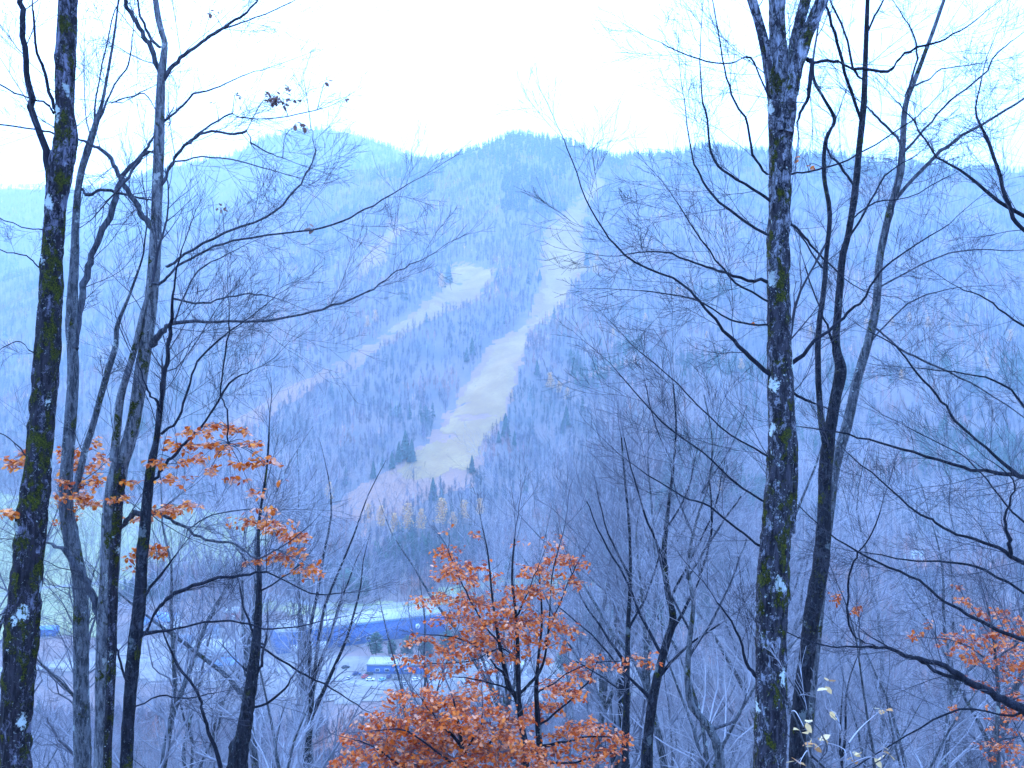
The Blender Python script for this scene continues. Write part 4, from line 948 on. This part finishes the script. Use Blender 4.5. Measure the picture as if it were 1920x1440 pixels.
def make_wood(name, n, y0, y1, ux0, ux1, label, sz=(.75, 1.15), confn=None, extra=None):
    y = dens(y0, y1, n); x = rng.uniform(ux0, ux1, n) * y
    z = H(x, y); px, py = PIX(x, y, z)
    jx = px + 5 * vnoise(x / 8, y / 8, 81); jy = py + 3 * vnoise(x / 8, y / 8, 82)
    ok = np.ones(n, bool)
    for p in CL:
        if p in (FIELD_A, FIELD_B, CLEAR_TOWN) or y0 < 1900: ok &= ~inpoly(jx, jy, p)
    if extra is not None: ok &= extra(x, y, px, py)
    ok &= ~(inpoly(jx, jy, SKI_F) & (rng.random(n) < .8))
    x, y, z, px, py = x[ok], y[ok], z[ok], px[ok], py[ok]
    m = len(x); idx = rng.integers(0, 4, m)
    birch = (fbm(x / 60, y / 60, 91, 2) > .15) & (rng.random(m) < .2); idx[birch] = 4
    cf = fbm(x / 90, y / 90, 93, 3)
    thr = confn(px, py) if confn else np.full(m, .95)
    con = (cf > thr) & (rng.random(m) < .8) | (rng.random(m) < .006); idx[con] = 5 + rng.integers(0, 2, con.sum())
    scl = rng.uniform(sz[0], sz[1], m)
    print(name, m)
    return scatter(name, np.stack([x, y, z - .3], 1), idx, scl, FPO, label, 'woods')
def conf(px, py):
    t = np.full(px.shape, .95)
    t = np.where(py < 340, .1, t); t = np.where(py < 300, -.9, t)
    t = np.where((px > 1040) & (py > 680) & (py < 960), .35, t)
    t = np.where((px > 940) & (px < 1060) & (py > 320) & (py < 400), -.3, t)
    t = np.where((px < 830) & (px > 640) & (py > 780) & (py < 930), .4, t)
    return t
make_wood('woods', 46000, 640, 1960, -.64, .64, 'bare grey purple hardwood forest covering the main mountain face', confn=conf)
make_wood('woods', 16000, 1900, 2880, -.64, .02, 'hazy forest on the far left peak behind the main mountain', (.9, 1.3), confn=lambda a, b: np.full(a.shape, .1) - (b < 320) * .6)
make_wood('woods', 9000, 395, 720, -.66, .66, 'bare trees and brush along the valley floor behind the buildings', (.55, .95), extra=lambda x, y, px, py: (py < 1245) | (px > 1060), confn=lambda a, b: np.full(a.shape, .55))
make_wood('woods', 15000, 100, 400, -.72, .72, 'bare wood on the lower hillside below the viewpoint', (.55, .9), extra=lambda x, y, px, py: (py > 1335) | (px > 1250))

# ------------------------------------------------------------------ single conifers and yellow trees on the mountain
def conifer_parts(h, seed, wide=.2, pine=False):
    R = np.random.default_rng(seed); t = MB(); t.tube([(0, 0, 0), (0, 0, h * .5), (0, 0, h * .97)], [h * .013, h * .009, .03], 6)
    c = MB()
    for i in range(520):
        u = R.uniform(.1, 1) if not pine else R.uniform(.2, 1); a = R.uniform(0, 6.28)
        env = (1.03 - u) ** .75 if not pine else math.sin(math.pi * min(1, .12 + u * .86)) ** .6 * (.75 + .25 * math.sin(a * 3 + u * 9 + seed))
        L = h * wide * env * R.uniform(.45, 1.12)
        p = np.array([0, 0, h * u]); d = np.array([math.cos(a), math.sin(a), -.3 if not pine else .25])
        q = p + d * L * R.uniform(.2, .6); e = p + d * L
        s = np.array([-math.sin(a), math.cos(a), 0]) * (L * .28 + .12)
        c.add([q + (0, 0, h * .015), e + s, e + (0, 0, -h * .03), e - s], [(0, 1, 2), (0, 2, 3)])
    return t, c
def proto_thing(name, parts, label, cat, group=None):
    o = empty(name, (0, 0, 0), label, cat, group)
    bpy.context.view_layer.update()
    for nm, mb, mt in parts: mb.build(nm, M[mt], o)
    return o
def place_at(o, p, s, rz, label, sz=None):
    o.location = tuple(p); o.scale = (s, s, s if sz is None else sz); o.rotation_euler = (0, 0, rz); o['label'] = label
t, c = conifer_parts(16, 5); SPR = proto_thing('spruce_tree', [('trunk', t, 'bark_dark'), ('crown', c, 'needles')], '', 'tree', 'dark spruces standing out on the mountain')
first = True
SP = [((1007, 706), 32, 'lone dark spruce right beside the long ski run halfway down'), ((948, 822), 46, 'tall dark spruce standing at the lower right edge of the long ski run'), ((935, 832), 24, 'small spruce at the foot of the tall one by the ski run'),
      ((965, 838), 28, 'small spruce right of the tall one by the ski run'), ((1170, 580), 20, 'small dark spruce high in the woods right of the long ski run'), ((842, 532), 34, 'dark spruce at the left end of the flat ski shelf'), ((832, 540), 22, 'low spruce left of the one by the ski shelf'),
      ((932, 530), 22, 'spruce at the right end of the flat ski shelf'), ((1012, 528), 22, 'spruce on the left edge of the upper ski run'), ((885, 668), 36, 'dark spruce in the strip of woods left of the middle ski run'), ((875, 680), 28, 'shorter dark spruce in the strip of woods left of the middle ski run'),
      ((760, 862), 56, 'tall dark spruce left of the foot of the long ski run'), ((748, 870), 40, 'spruce left of the tall one at the ski run foot'), ((772, 868), 44, 'spruce right of the tall one at the ski run foot'), ((735, 880), 34, 'low spruce at the left end of the dark group by the ski run foot'),
      ((885, 888), 34, 'teal spruce just below the foot of the long ski run'), ((812, 940), 44, 'teal spruce in the brush below the ski runs'), ((828, 948), 34, 'dark spruce right of the teal one below the ski runs'), ((700, 900), 34, 'spruce among bare trees below the left ski run'),
      ((1100, 500), 30, 'spruce right of the upper ski run by the side track'), ((1062, 800), 40, 'spruce in the birch stand right of the long ski run'), ((1055, 815), 28, 'low spruce in the birch stand right of the long ski run')]
for pt, hp, lab in SP:
    o = SPR if first else copy_tree(SPR); first = False
    g = G(*pt); s = hp / F * g[1] / 16
    place_at(o, g, max(s, .3) * 1.1, rng.uniform(0, 6), lab, s)
t, c = conifer_parts(13, 9, .34, True); PIN = proto_thing('pine_tree', [('trunk', t, 'bark_dark'), ('crown', c, 'needles_pine')], '', 'tree', 'bushy pines by the valley buildings')
first = True
for pt, hp, lab in [((705, 1236), 50, 'broad dark green pine in front of the left part of the blue warehouse'), ((735, 1234), 34, 'low pine filling the gap in front of the blue warehouse'), ((765, 1236), 44, 'green pine under the round sign of the blue warehouse'), ((800, 1242), 48, 'pine in front of the right end of the blue warehouse'),
                    ((840, 1240), 58, 'tall pine behind the orange beech at the warehouse end'), ((1055, 1268), 46, 'round green pine right of the orange beech stems'), ((1080, 1265), 34, 'small pine right of the round one behind the orange beech'), ((405, 1092), 34, 'pine in the dark tree line behind the valley road'), ((440, 1104), 44, 'pine at the right of the dark tree line behind the valley road'), ((560, 1120), 60, 'tall pine left of the yellow trees behind the warehouse'), ((650, 1125), 60, 'dark pine behind the middle of the warehouse'), ((680, 1130), 50, 'dark pine behind the warehouse, right of the tallest pines')]:
    o = PIN if first else copy_tree(PIN); first = False
    g = G(*pt); s = hp / F * g[1] / 13; place_at(o, g, s, rng.uniform(0, 6), lab)
# yellow trees
def yellow_parts(h, seed):
    R = np.random.default_rng(seed); t, c = bare_proto(h, seed, .25, .2, 1, 22, 5, 3)
    lf = MB(); pts = []
    for i in range(800):
        u = R.uniform(.28, 1.0); a = R.uniform(0, 6.28); r = h * .17 * (1.15 - u) ** .6 * math.sqrt(R.uniform(0, 1)) * (1 + .4 * math.sin(a * 2 + u * 11))
        pts.append((math.cos(a) * r, math.sin(a) * r, h * u))
    add_leaves(lf, pts, h * .045, R)
    return t, c, lf
t, c, lf = yellow_parts(14, 61); YEL = proto_thing('yellow_tree', [('trunk', t, 'bark_pale'), ('crown', c, 'twig_pale'), ('foliage', lf, 'leaf_yellow')], '', 'tree', 'trees still holding yellow leaves')
first = True
for pt, hp, lab in [((765, 1010), 56, 'broad yellow tree above left of the rust orange beech'), ((790, 1006), 44, 'yellow tree right of the broad one above the warehouse'), ((740, 1014), 44, 'yellow tree left of the broad one above the warehouse'), ((828, 1000), 56, 'slim yellow tree directly above the rust orange beech'), ((618, 948), 38, 'yellow bush like tree left of the yellow group above the warehouse'), ((850, 1000), 34, 'short yellow tree right of the slim one above the orange beech'),
                    ((828, 548), 30, 'narrow pale yellow tree left of the ski shelf'), ((689, 622), 26, 'left one of two faint yellow trees by the left ski run'), ((704, 612), 26, 'right one of two faint yellow trees by the left ski run'), ((1120, 498), 24, 'yellow tree on the side track right of the upper ski run'), ((1084, 540), 24, 'yellow tree on the right edge of the upper ski run'),
                    ((1032, 738), 34, 'yellow tree right of the lone spruce'), ((1048, 746), 26, 'smaller yellow tree next to the birch stand'), ((1064, 758), 26, 'yellow tree in front of the birch stand'), ((960, 750), 16, 'tiny yellow tree on the right edge of the middle ski run'), ((1625, 628), 26, 'bright yellow tree behind the grey curved beech stem'), ((1672, 618), 22, 'yellow tree right of the grey curved beech stem'), ((1705, 612), 22, 'yellow tree in the row right of the grey curved beech stem'), ((1812, 612), 20, 'yellow tree far right on the mountain side'), ((1780, 626), 18, 'small yellow tree far right on the mountain side'),
                    ((1330, 925), 30, 'pale yellow tree seen left of the mossy upright trunk'), ((1350, 930), 24, 'second pale yellow tree left of the mossy upright trunk'), ((1325, 640), 16, 'faint yellow tree left of the mossy upright trunk on the mountain'), ((1245, 475), 16, 'tiny yellow tree high right of the ski runs'), ((715, 1000), 44, 'golden tree at the left end of the band above the warehouse'), ((870, 985), 40, 'golden tree above the right side of the rust orange beech'), ((900, 975), 34, 'small golden tree at the right end of the band above the orange beech'), ((690, 985), 34, 'low golden tree between the band and the lone yellow bush like tree'), ((1150, 640), 20, 'faint golden tree on the slope below the side track'), ((1210, 610), 20, 'faint golden tree on the slope under the thin left reaching limb'),
                    ((1390, 700), 24, 'golden tree on the slope just left of the mossy upright trunk'), ((1520, 640), 24, 'golden tree on the slope seen between the two dark forked stems'), ((1740, 622), 24, 'golden tree in the row far right, between two smaller ones'), ((1850, 700), 26, 'golden tree lower on the far right slope'), ((1690, 720), 24, 'golden tree on the slope under the bright yellow row'), ((1270, 560), 18, 'tiny golden tree on the slope crossed by the long left limb'),
                    ((1895, 648), 26, 'pale orange yellow tree by the right edge on the mountain side')]:
    o = YEL if first else copy_tree(YEL); first = False
    g = G(*pt); s = hp / F * g[1] / 14; place_at(o, g, s * 1.5, rng.uniform(0, 6), lab, s * 1.15)

# ------------------------------------------------------------------ valley buildings
def gable(mb, w, d, z0, rise, over=.4):
    x, y = w / 2 + over, d / 2 + over; t = .25
    v = [(-x, -y, z0), (x, -y, z0), (x, 0, z0 + rise), (-x, 0, z0 + rise), (x, y, z0), (-x, y, z0)]
    v2 = [(a, b, c - t) for a, b, c in v]
    mb.add(v + v2, [(0, 1, 2, 3), (3, 2, 4, 5), (7, 6, 9, 8), (8, 9, 11, 10), (0, 6, 7, 1), (5, 4, 10, 11)])
    mb.add(v + v2, [(1, 7, 8, 2), (2, 8, 10, 4), (0, 3, 9, 6), (3, 5, 11, 9)])
def building(name, label, c, w, d, h, rise, rz, wall, roof, wins=(), doors=(), ridge='x', cat='building', chimney=False, trim=True):
    o = empty(name, c, label, cat, None, rz)
    bpy.context.view_layer.update()
    inv = o.matrix_basis
    def bl(mb, nm, m, par=o):
        if not mb.v: return
        me = mb.mesh(nm); me.materials.append(M[m]); q = bpy.data.objects.new(nm, me); COL.objects.link(q); q.parent = par; return q
    m = MB(); m.box((0, 0, h / 2 - 1), (w, d, h + 2))
    if rise > 0 :
        z = h
        m.add([(-w / 2, -d / 2, z), (-w / 2, d / 2, z), (-w / 2, 0, z + rise * .97), (w / 2, -d / 2, z), (w / 2, d / 2, z), (w / 2, 0, z + rise * .97)], [(0, 2, 1), (3, 4, 5)])
    bl(m, 'wall', wall)
    r = MB()
    if rise > 0: gable(r, w, d, h + .05, rise)
    else:
        r.box((0, 0, h + .2), (w + .8, d + .8, .4))
        r.box((0, -d / 2 - .25, h + .5), (w + .8, .3, .5)); r.box((0, d / 2 + .25, h + .5), (w + .8, .3, .5))
    ro = bl(r, 'roof', roof)
    if chimney:
        k = MB(); k.box((w * .25, d * .15, h + rise + .3), (.8, .8, 1.8)); bl(k, 'chimney', 'wall_red', ro)
    for (x, z, ww, hh) in wins:
        k = MB(); k.box((x, -d / 2 - .05, z), (ww + .3, .16, hh + .3)); f = bl(k, 'window', 'trim')
        k = MB(); k.box((x, -d / 2 - .14, z), (ww, .1, hh)); bl(k, 'pane', 'glass', f)
    for (x, ww, hh, mt) in doors:
        k = MB(); k.box((x, -d / 2 - .06, hh / 2), (ww, .2, hh)); bl(k, 'door', mt)
    return o, bl
# long warehouse
A = np.array([(520 - 960) / F * 491, 491.]); B = np.array([(835 - 960) / F * 533, 533.])
mid = (A + B) / 2; ln = np.linalg.norm(B - A); rz = math.atan2(B[1] - A[1], B[0] - A[0]); nrm = np.array([-math.sin(rz), math.cos(rz)])
dd = 24; cc = mid + nrm * dd / 2
wh, bl = building('warehouse', 'long dark blue flat roofed warehouse with a round white sign', (*cc, 0), ln, dd, 12, 0, rz, 'wall_blue', 'roof_pale',
    doors=[(-40, 4, 4.5, 'trim'), (-32, 4, 4.5, 'trim'), (-24, 4, 4.5, 'trim')], wins=[(-10, 3, 2.2, 1.4), (-4, 3, 2.2, 1.4), (2, 3, 2.2, 1.4)])
t_ = MB(); t_.box((0, -dd / 2 - .45, 11.6), (ln + .9, .12, .5)); bl(t_, 'cornice', 'roof_blue')
sx = (780 - 835) / F * 528 * 1.0 + ln / 2; th = np.arange(24) * 2 * math.pi / 24
def disc(x, z, y, r0, r1, mt, nm, par):
    k = MB(); a = np.stack([x + np.cos(th) * r1, np.full(24, y), z + np.sin(th) * r1], 1); b = np.stack([x + np.cos(th) * r0, np.full(24, y), z + np.sin(th) * r0], 1)
    k.add(np.concatenate([a, b, a + (0, .2, 0)]), [(i, (i + 1) % 24, 24 + (i + 1) % 24, 24 + i) for i in range(24)] + [(i, 48 + i, 48 + (i + 1) % 24, (i + 1) % 24) for i in range(24)])
    return bl(k, nm, mt, par)
rs = disc(sx, 6.6, -dd / 2 - .3, .01, 1.5, 'trim', 'round_sign', wh); disc(sx, 6.6, -dd / 2 - .33, .01, .45, 'sign_blue', 'emblem', rs)
def bpos(px, py, dx=0): g = G(px, py); return g
def bld(name, label, pxc, pybase, wpx, hpx, dm, rise, rz, wall, roof, **k):
    g = G(pxc, pybase); s = g[1] / F; w = wpx * s; h = hpx * s
    c = (g[0] + math.sin(-rz) * dm / 2, g[1] + math.cos(rz) * dm / 2, g[2])
    return building(name, label, c, w, dm, h, rise, rz, wall, roof, **k)
bld('store_building', 'low blue walled building with pale roof behind the row of parked cars', 740, 1265, 105, 17, 13, 0, -.03, 'wall_blue', 'roof_pale', wins=[(-9, 2.2, 2, 1.2), (-4, 2.2, 2, 1.2), (1, 2.2, 2, 1.2), (6, 2.2, 2, 1.2)], doors=[(10, 1.2, 2.3, 'trim')])
bld('shop_building', 'white low building seen through the orange beech stems', 945, 1268, 85, 13, 12, 1.6, .02, 'wall_white', 'roof_pale', wins=[(-7, 1.8, 1.6, 1.1), (-3, 1.8, 1.6, 1.1), (4, 1.8, 1.6, 1.1)], doors=[(0, 1.1, 2.2, 'roof_blue')])
bld('lodge_building', 'long pale roofed building behind the leaning dark trunk', 412, 1240, 112, 17, 22, 4.0, .03, 'wall_grey', 'roof_pale', wins=[(-12 + i * 3.4, 2.6, 1.5, 1.5) for i in range(8)], doors=[(14.5, 1.4, 2.3, 'trim')], chimney=True)
bld('low_building', 'low flat blue roofed building in front of the long pale roofed one', 432, 1258, 66, 8, 12, 0, .03, 'wall_grey', 'roof_blue', wins=[(-5, 1.2, 1.6, 1), (0, 1.2, 1.6, 1), (5, 1.2, 1.6, 1)])
bld('house', 'small dark roofed house left of the long pale roofed building', 347, 1222, 26, 16, 9, 3.2, .2, 'wall_grey', 'roof_dark', wins=[(-2, 2, 1, 1.2), (2, 2, 1, 1.2)], doors=[(0, 1, 2.1, 'trim')], cat='house', chimney=True)
bld('shed', 'small dark roofed shed with a wide white door above the pale roofed building', 392, 1198, 26, 14, 8, 3, 0, 'wall_grey', 'roof_dark', doors=[(0, 4, 2.8, 'trim')], cat='shed')
bld('house', 'blue roofed house with white gable behind the dark straight stem', 305, 1184, 40, 18, 10, 4.5, -.25, 'wall_white', 'roof_blue', wins=[(-4, 2.2, 1.1, 1.3), (0, 2.2, 1.1, 1.3), (4, 2.2, 1.1, 1.3)], doors=[(2, 1, 2.1, 'wall_red')], cat='house', chimney=True)
bld('house', 'second blue roofed house touching the pale beech, left of the white gabled one', 268, 1186, 26, 15, 9, 4, .3, 'wall_grey', 'roof_blue', wins=[(-2, 2, 1, 1.2), (2, 2, 1, 1.2)], cat='house')
bld('barn', 'small red barn with pale roof edge in the brush left of the leaning dark trunk', 435, 1163, 22, 14, 8, 2.5, .1, 'wall_red', 'roof_pale', doors=[(0, 3, 2.8, 'trim')], cat='barn')
bld('shed', 'blue shed standing alone in the green field between the two leftmost trunks', 88, 1195, 28, 13, 7, 1.6, .1, 'wall_blue', 'roof_blue', doors=[(-1.5, 2.2, 2.4, 'roof_dark'), (2, 1.8, 2.2, 'roof_dark')], cat='shed')
bld('house', 'white house behind the top of the rust orange beech', 914, 1086, 30, 14, 9, 3.0, .1, 'wall_white', 'roof_pale', wins=[(-3, 2, 1.1, 1.3), (0, 2, 1.1, 1.3), (3, 2, 1.1, 1.3)], cat='house')
bld('house', 'pale roofed house in the woods right of the forked trunk', 1712, 1056, 44, 12, 11, 3.5, -.1, 'wall_white', 'roof_pale', wins=[(-6, 2, 1.2, 1.3), (-2, 2, 1.2, 1.3), (2, 2, 1.2, 1.3), (6, 2, 1.2, 1.3)], cat='house', chimney=True)

# ------------------------------------------------------------------ parked cars
def car_proto():
    o = empty('parked_car', (0, 0, 0), '', 'car', 'cars parked by the blue walled building')
    prof = [(-2.15, .35), (-2.2, .75), (-2.05, .95), (-1.3, 1.0), (1.2, .98), (1.95, .85), (2.2, .7), (2.2, .35)]
    def ext(pr, hw, hw2=None):
        m = len(pr); mb = MB(); a = [(x, -hw, z) for x, z in pr]; b = [(x, hw, z) for x, z in pr]
        mb.add(a + b, [(i, (i + 1) % m, m + (i + 1) % m, m + i) for i in range(m)])
        mb.f += [np.array([list(range(m))[::-1]]), np.array([list(range(m, 2 * m))])]; return mb
    def bl(mb, nm, mt, par=o):
        me = mb.mesh(nm); me.materials.append(M[mt]); q = bpy.data.objects.new(nm, me); COL.objects.link(q); q.parent = par; return q
    bl(ext(prof, .88), 'body', 'car_white')
    bl(ext([(-1.75, .98), (-1.25, 1.42), (.35, 1.42), (1.05, .97)], .8), 'window', 'glass')
    bl(ext([(-1.3, 1.40), (-1.2, 1.48), (.25, 1.48), (.42, 1.40)], .78), 'roof', 'car_white')
    for x in (-1.35, 1.35):
        for y in (-.82, .82):
            th_ = np.arange(14) * 2 * math.pi / 14; mb = MB()
            a = np.stack([x + .33 * np.cos(th_), np.full(14, y - .11), .33 + .33 * np.sin(th_)], 1); b = a + (0, .22, 0)
            mb.add(np.concatenate([a, b]), [(i, (i + 1) % 14, 14 + (i + 1) % 14, 14 + i) for i in range(14)])
            mb.f += [np.array([list(range(14))]), np.array([list(range(14, 28))])]
            w = bl(mb, 'wheel', 'tyre')
    for y in (-.6, .6):
        mb = MB(); mb.box((2.2, y, .68), (.08, .3, .14)); bl(mb, 'headlight', 'chrome')
        mb = MB(); mb.box((-2.19, y, .78), (.08, .3, .14)); bl(mb, 'taillight', 'car_red')
    return o
CAR = car_proto(); first = True
CARS = [((694, 1279), 'car_white', .1, 'white car parked at the front left of the blue walled building'), ((684, 1272), 'car_red', 1.2, 'red car just behind the white parked car'), ((717, 1280), 'car_lightblue', .9, 'light blue car right of the white parked car'), ((729, 1273), 'car_navy', 1.5, 'navy car right behind the light blue one'),
        ((745, 1276), 'car_grey', .1, 'grey car right of the navy and light blue cars'), ((758, 1285), 'car_silver', .4, 'silver car at the right front of the parked row'), ((669, 1268), 'car_navy', .2, 'navy car left of the red one'), ((648, 1256), 'car_black', .5, 'black car parked apart at the far left of the row'), ((692, 1268), 'car_black', .3, 'black car hidden behind the red car'),
        ((780, 1278), 'car_white', .7, 'white car under the low orange leaves'), ((800, 1272), 'car_navy', .1, 'navy car between the orange leaves right of the row'), ((655, 1275), 'car_silver', 1.2, 'silver car left of the red and white cars'),
        ((370, 1262), 'car_white', .1, 'white car in front of the long pale roofed building'), ((388, 1263), 'car_navy', .1, 'dark blue car right of the white one by the pale roofed building'), ((480, 1262), 'car_silver', .2, 'silver car right of the leaning dark trunk')]
for pt, mt, a, lab in CARS:
    o = CAR if first else copy_tree(CAR); first = False
    g = G(*pt); place_at(o, (g[0], g[1], float(H(g[0], g[1])) + .45), 1.0, a, lab)
    for ch in [q for q in bpy.data.objects if q.parent == o and (q.name.startswith('body') or q.name.startswith('roof'))]:
        me = ch.data.copy(); me.materials[0] = M[mt]; ch.data = me

# ------------------------------------------------------------------ haze
hz = MB(); hz.box((0, 1650, 480), (6400, 4100, 1100 + 60))
ho = hz.build('haze', M['trim']); ho['kind'] = 'stuff'; ho['label'] = 'pale blue haze filling the valley and veiling the mountain'
hm = bpy.data.materials.new('haze'); hm.use_nodes = True; t = hm.node_tree; t.nodes.clear()
om = t.nodes.new('ShaderNodeOutputMaterial'); pv = t.nodes.new('ShaderNodeVolumePrincipled')
pv.inputs['Color'].default_value = (.62, .84, 1.0, 1); pv.inputs['Density'].default_value = .00029; pv.inputs['Anisotropy'].default_value = .3
t.links.new(pv.outputs[0], om.inputs['Volume'])
ho.data.materials.clear(); ho.data.materials.append(hm)
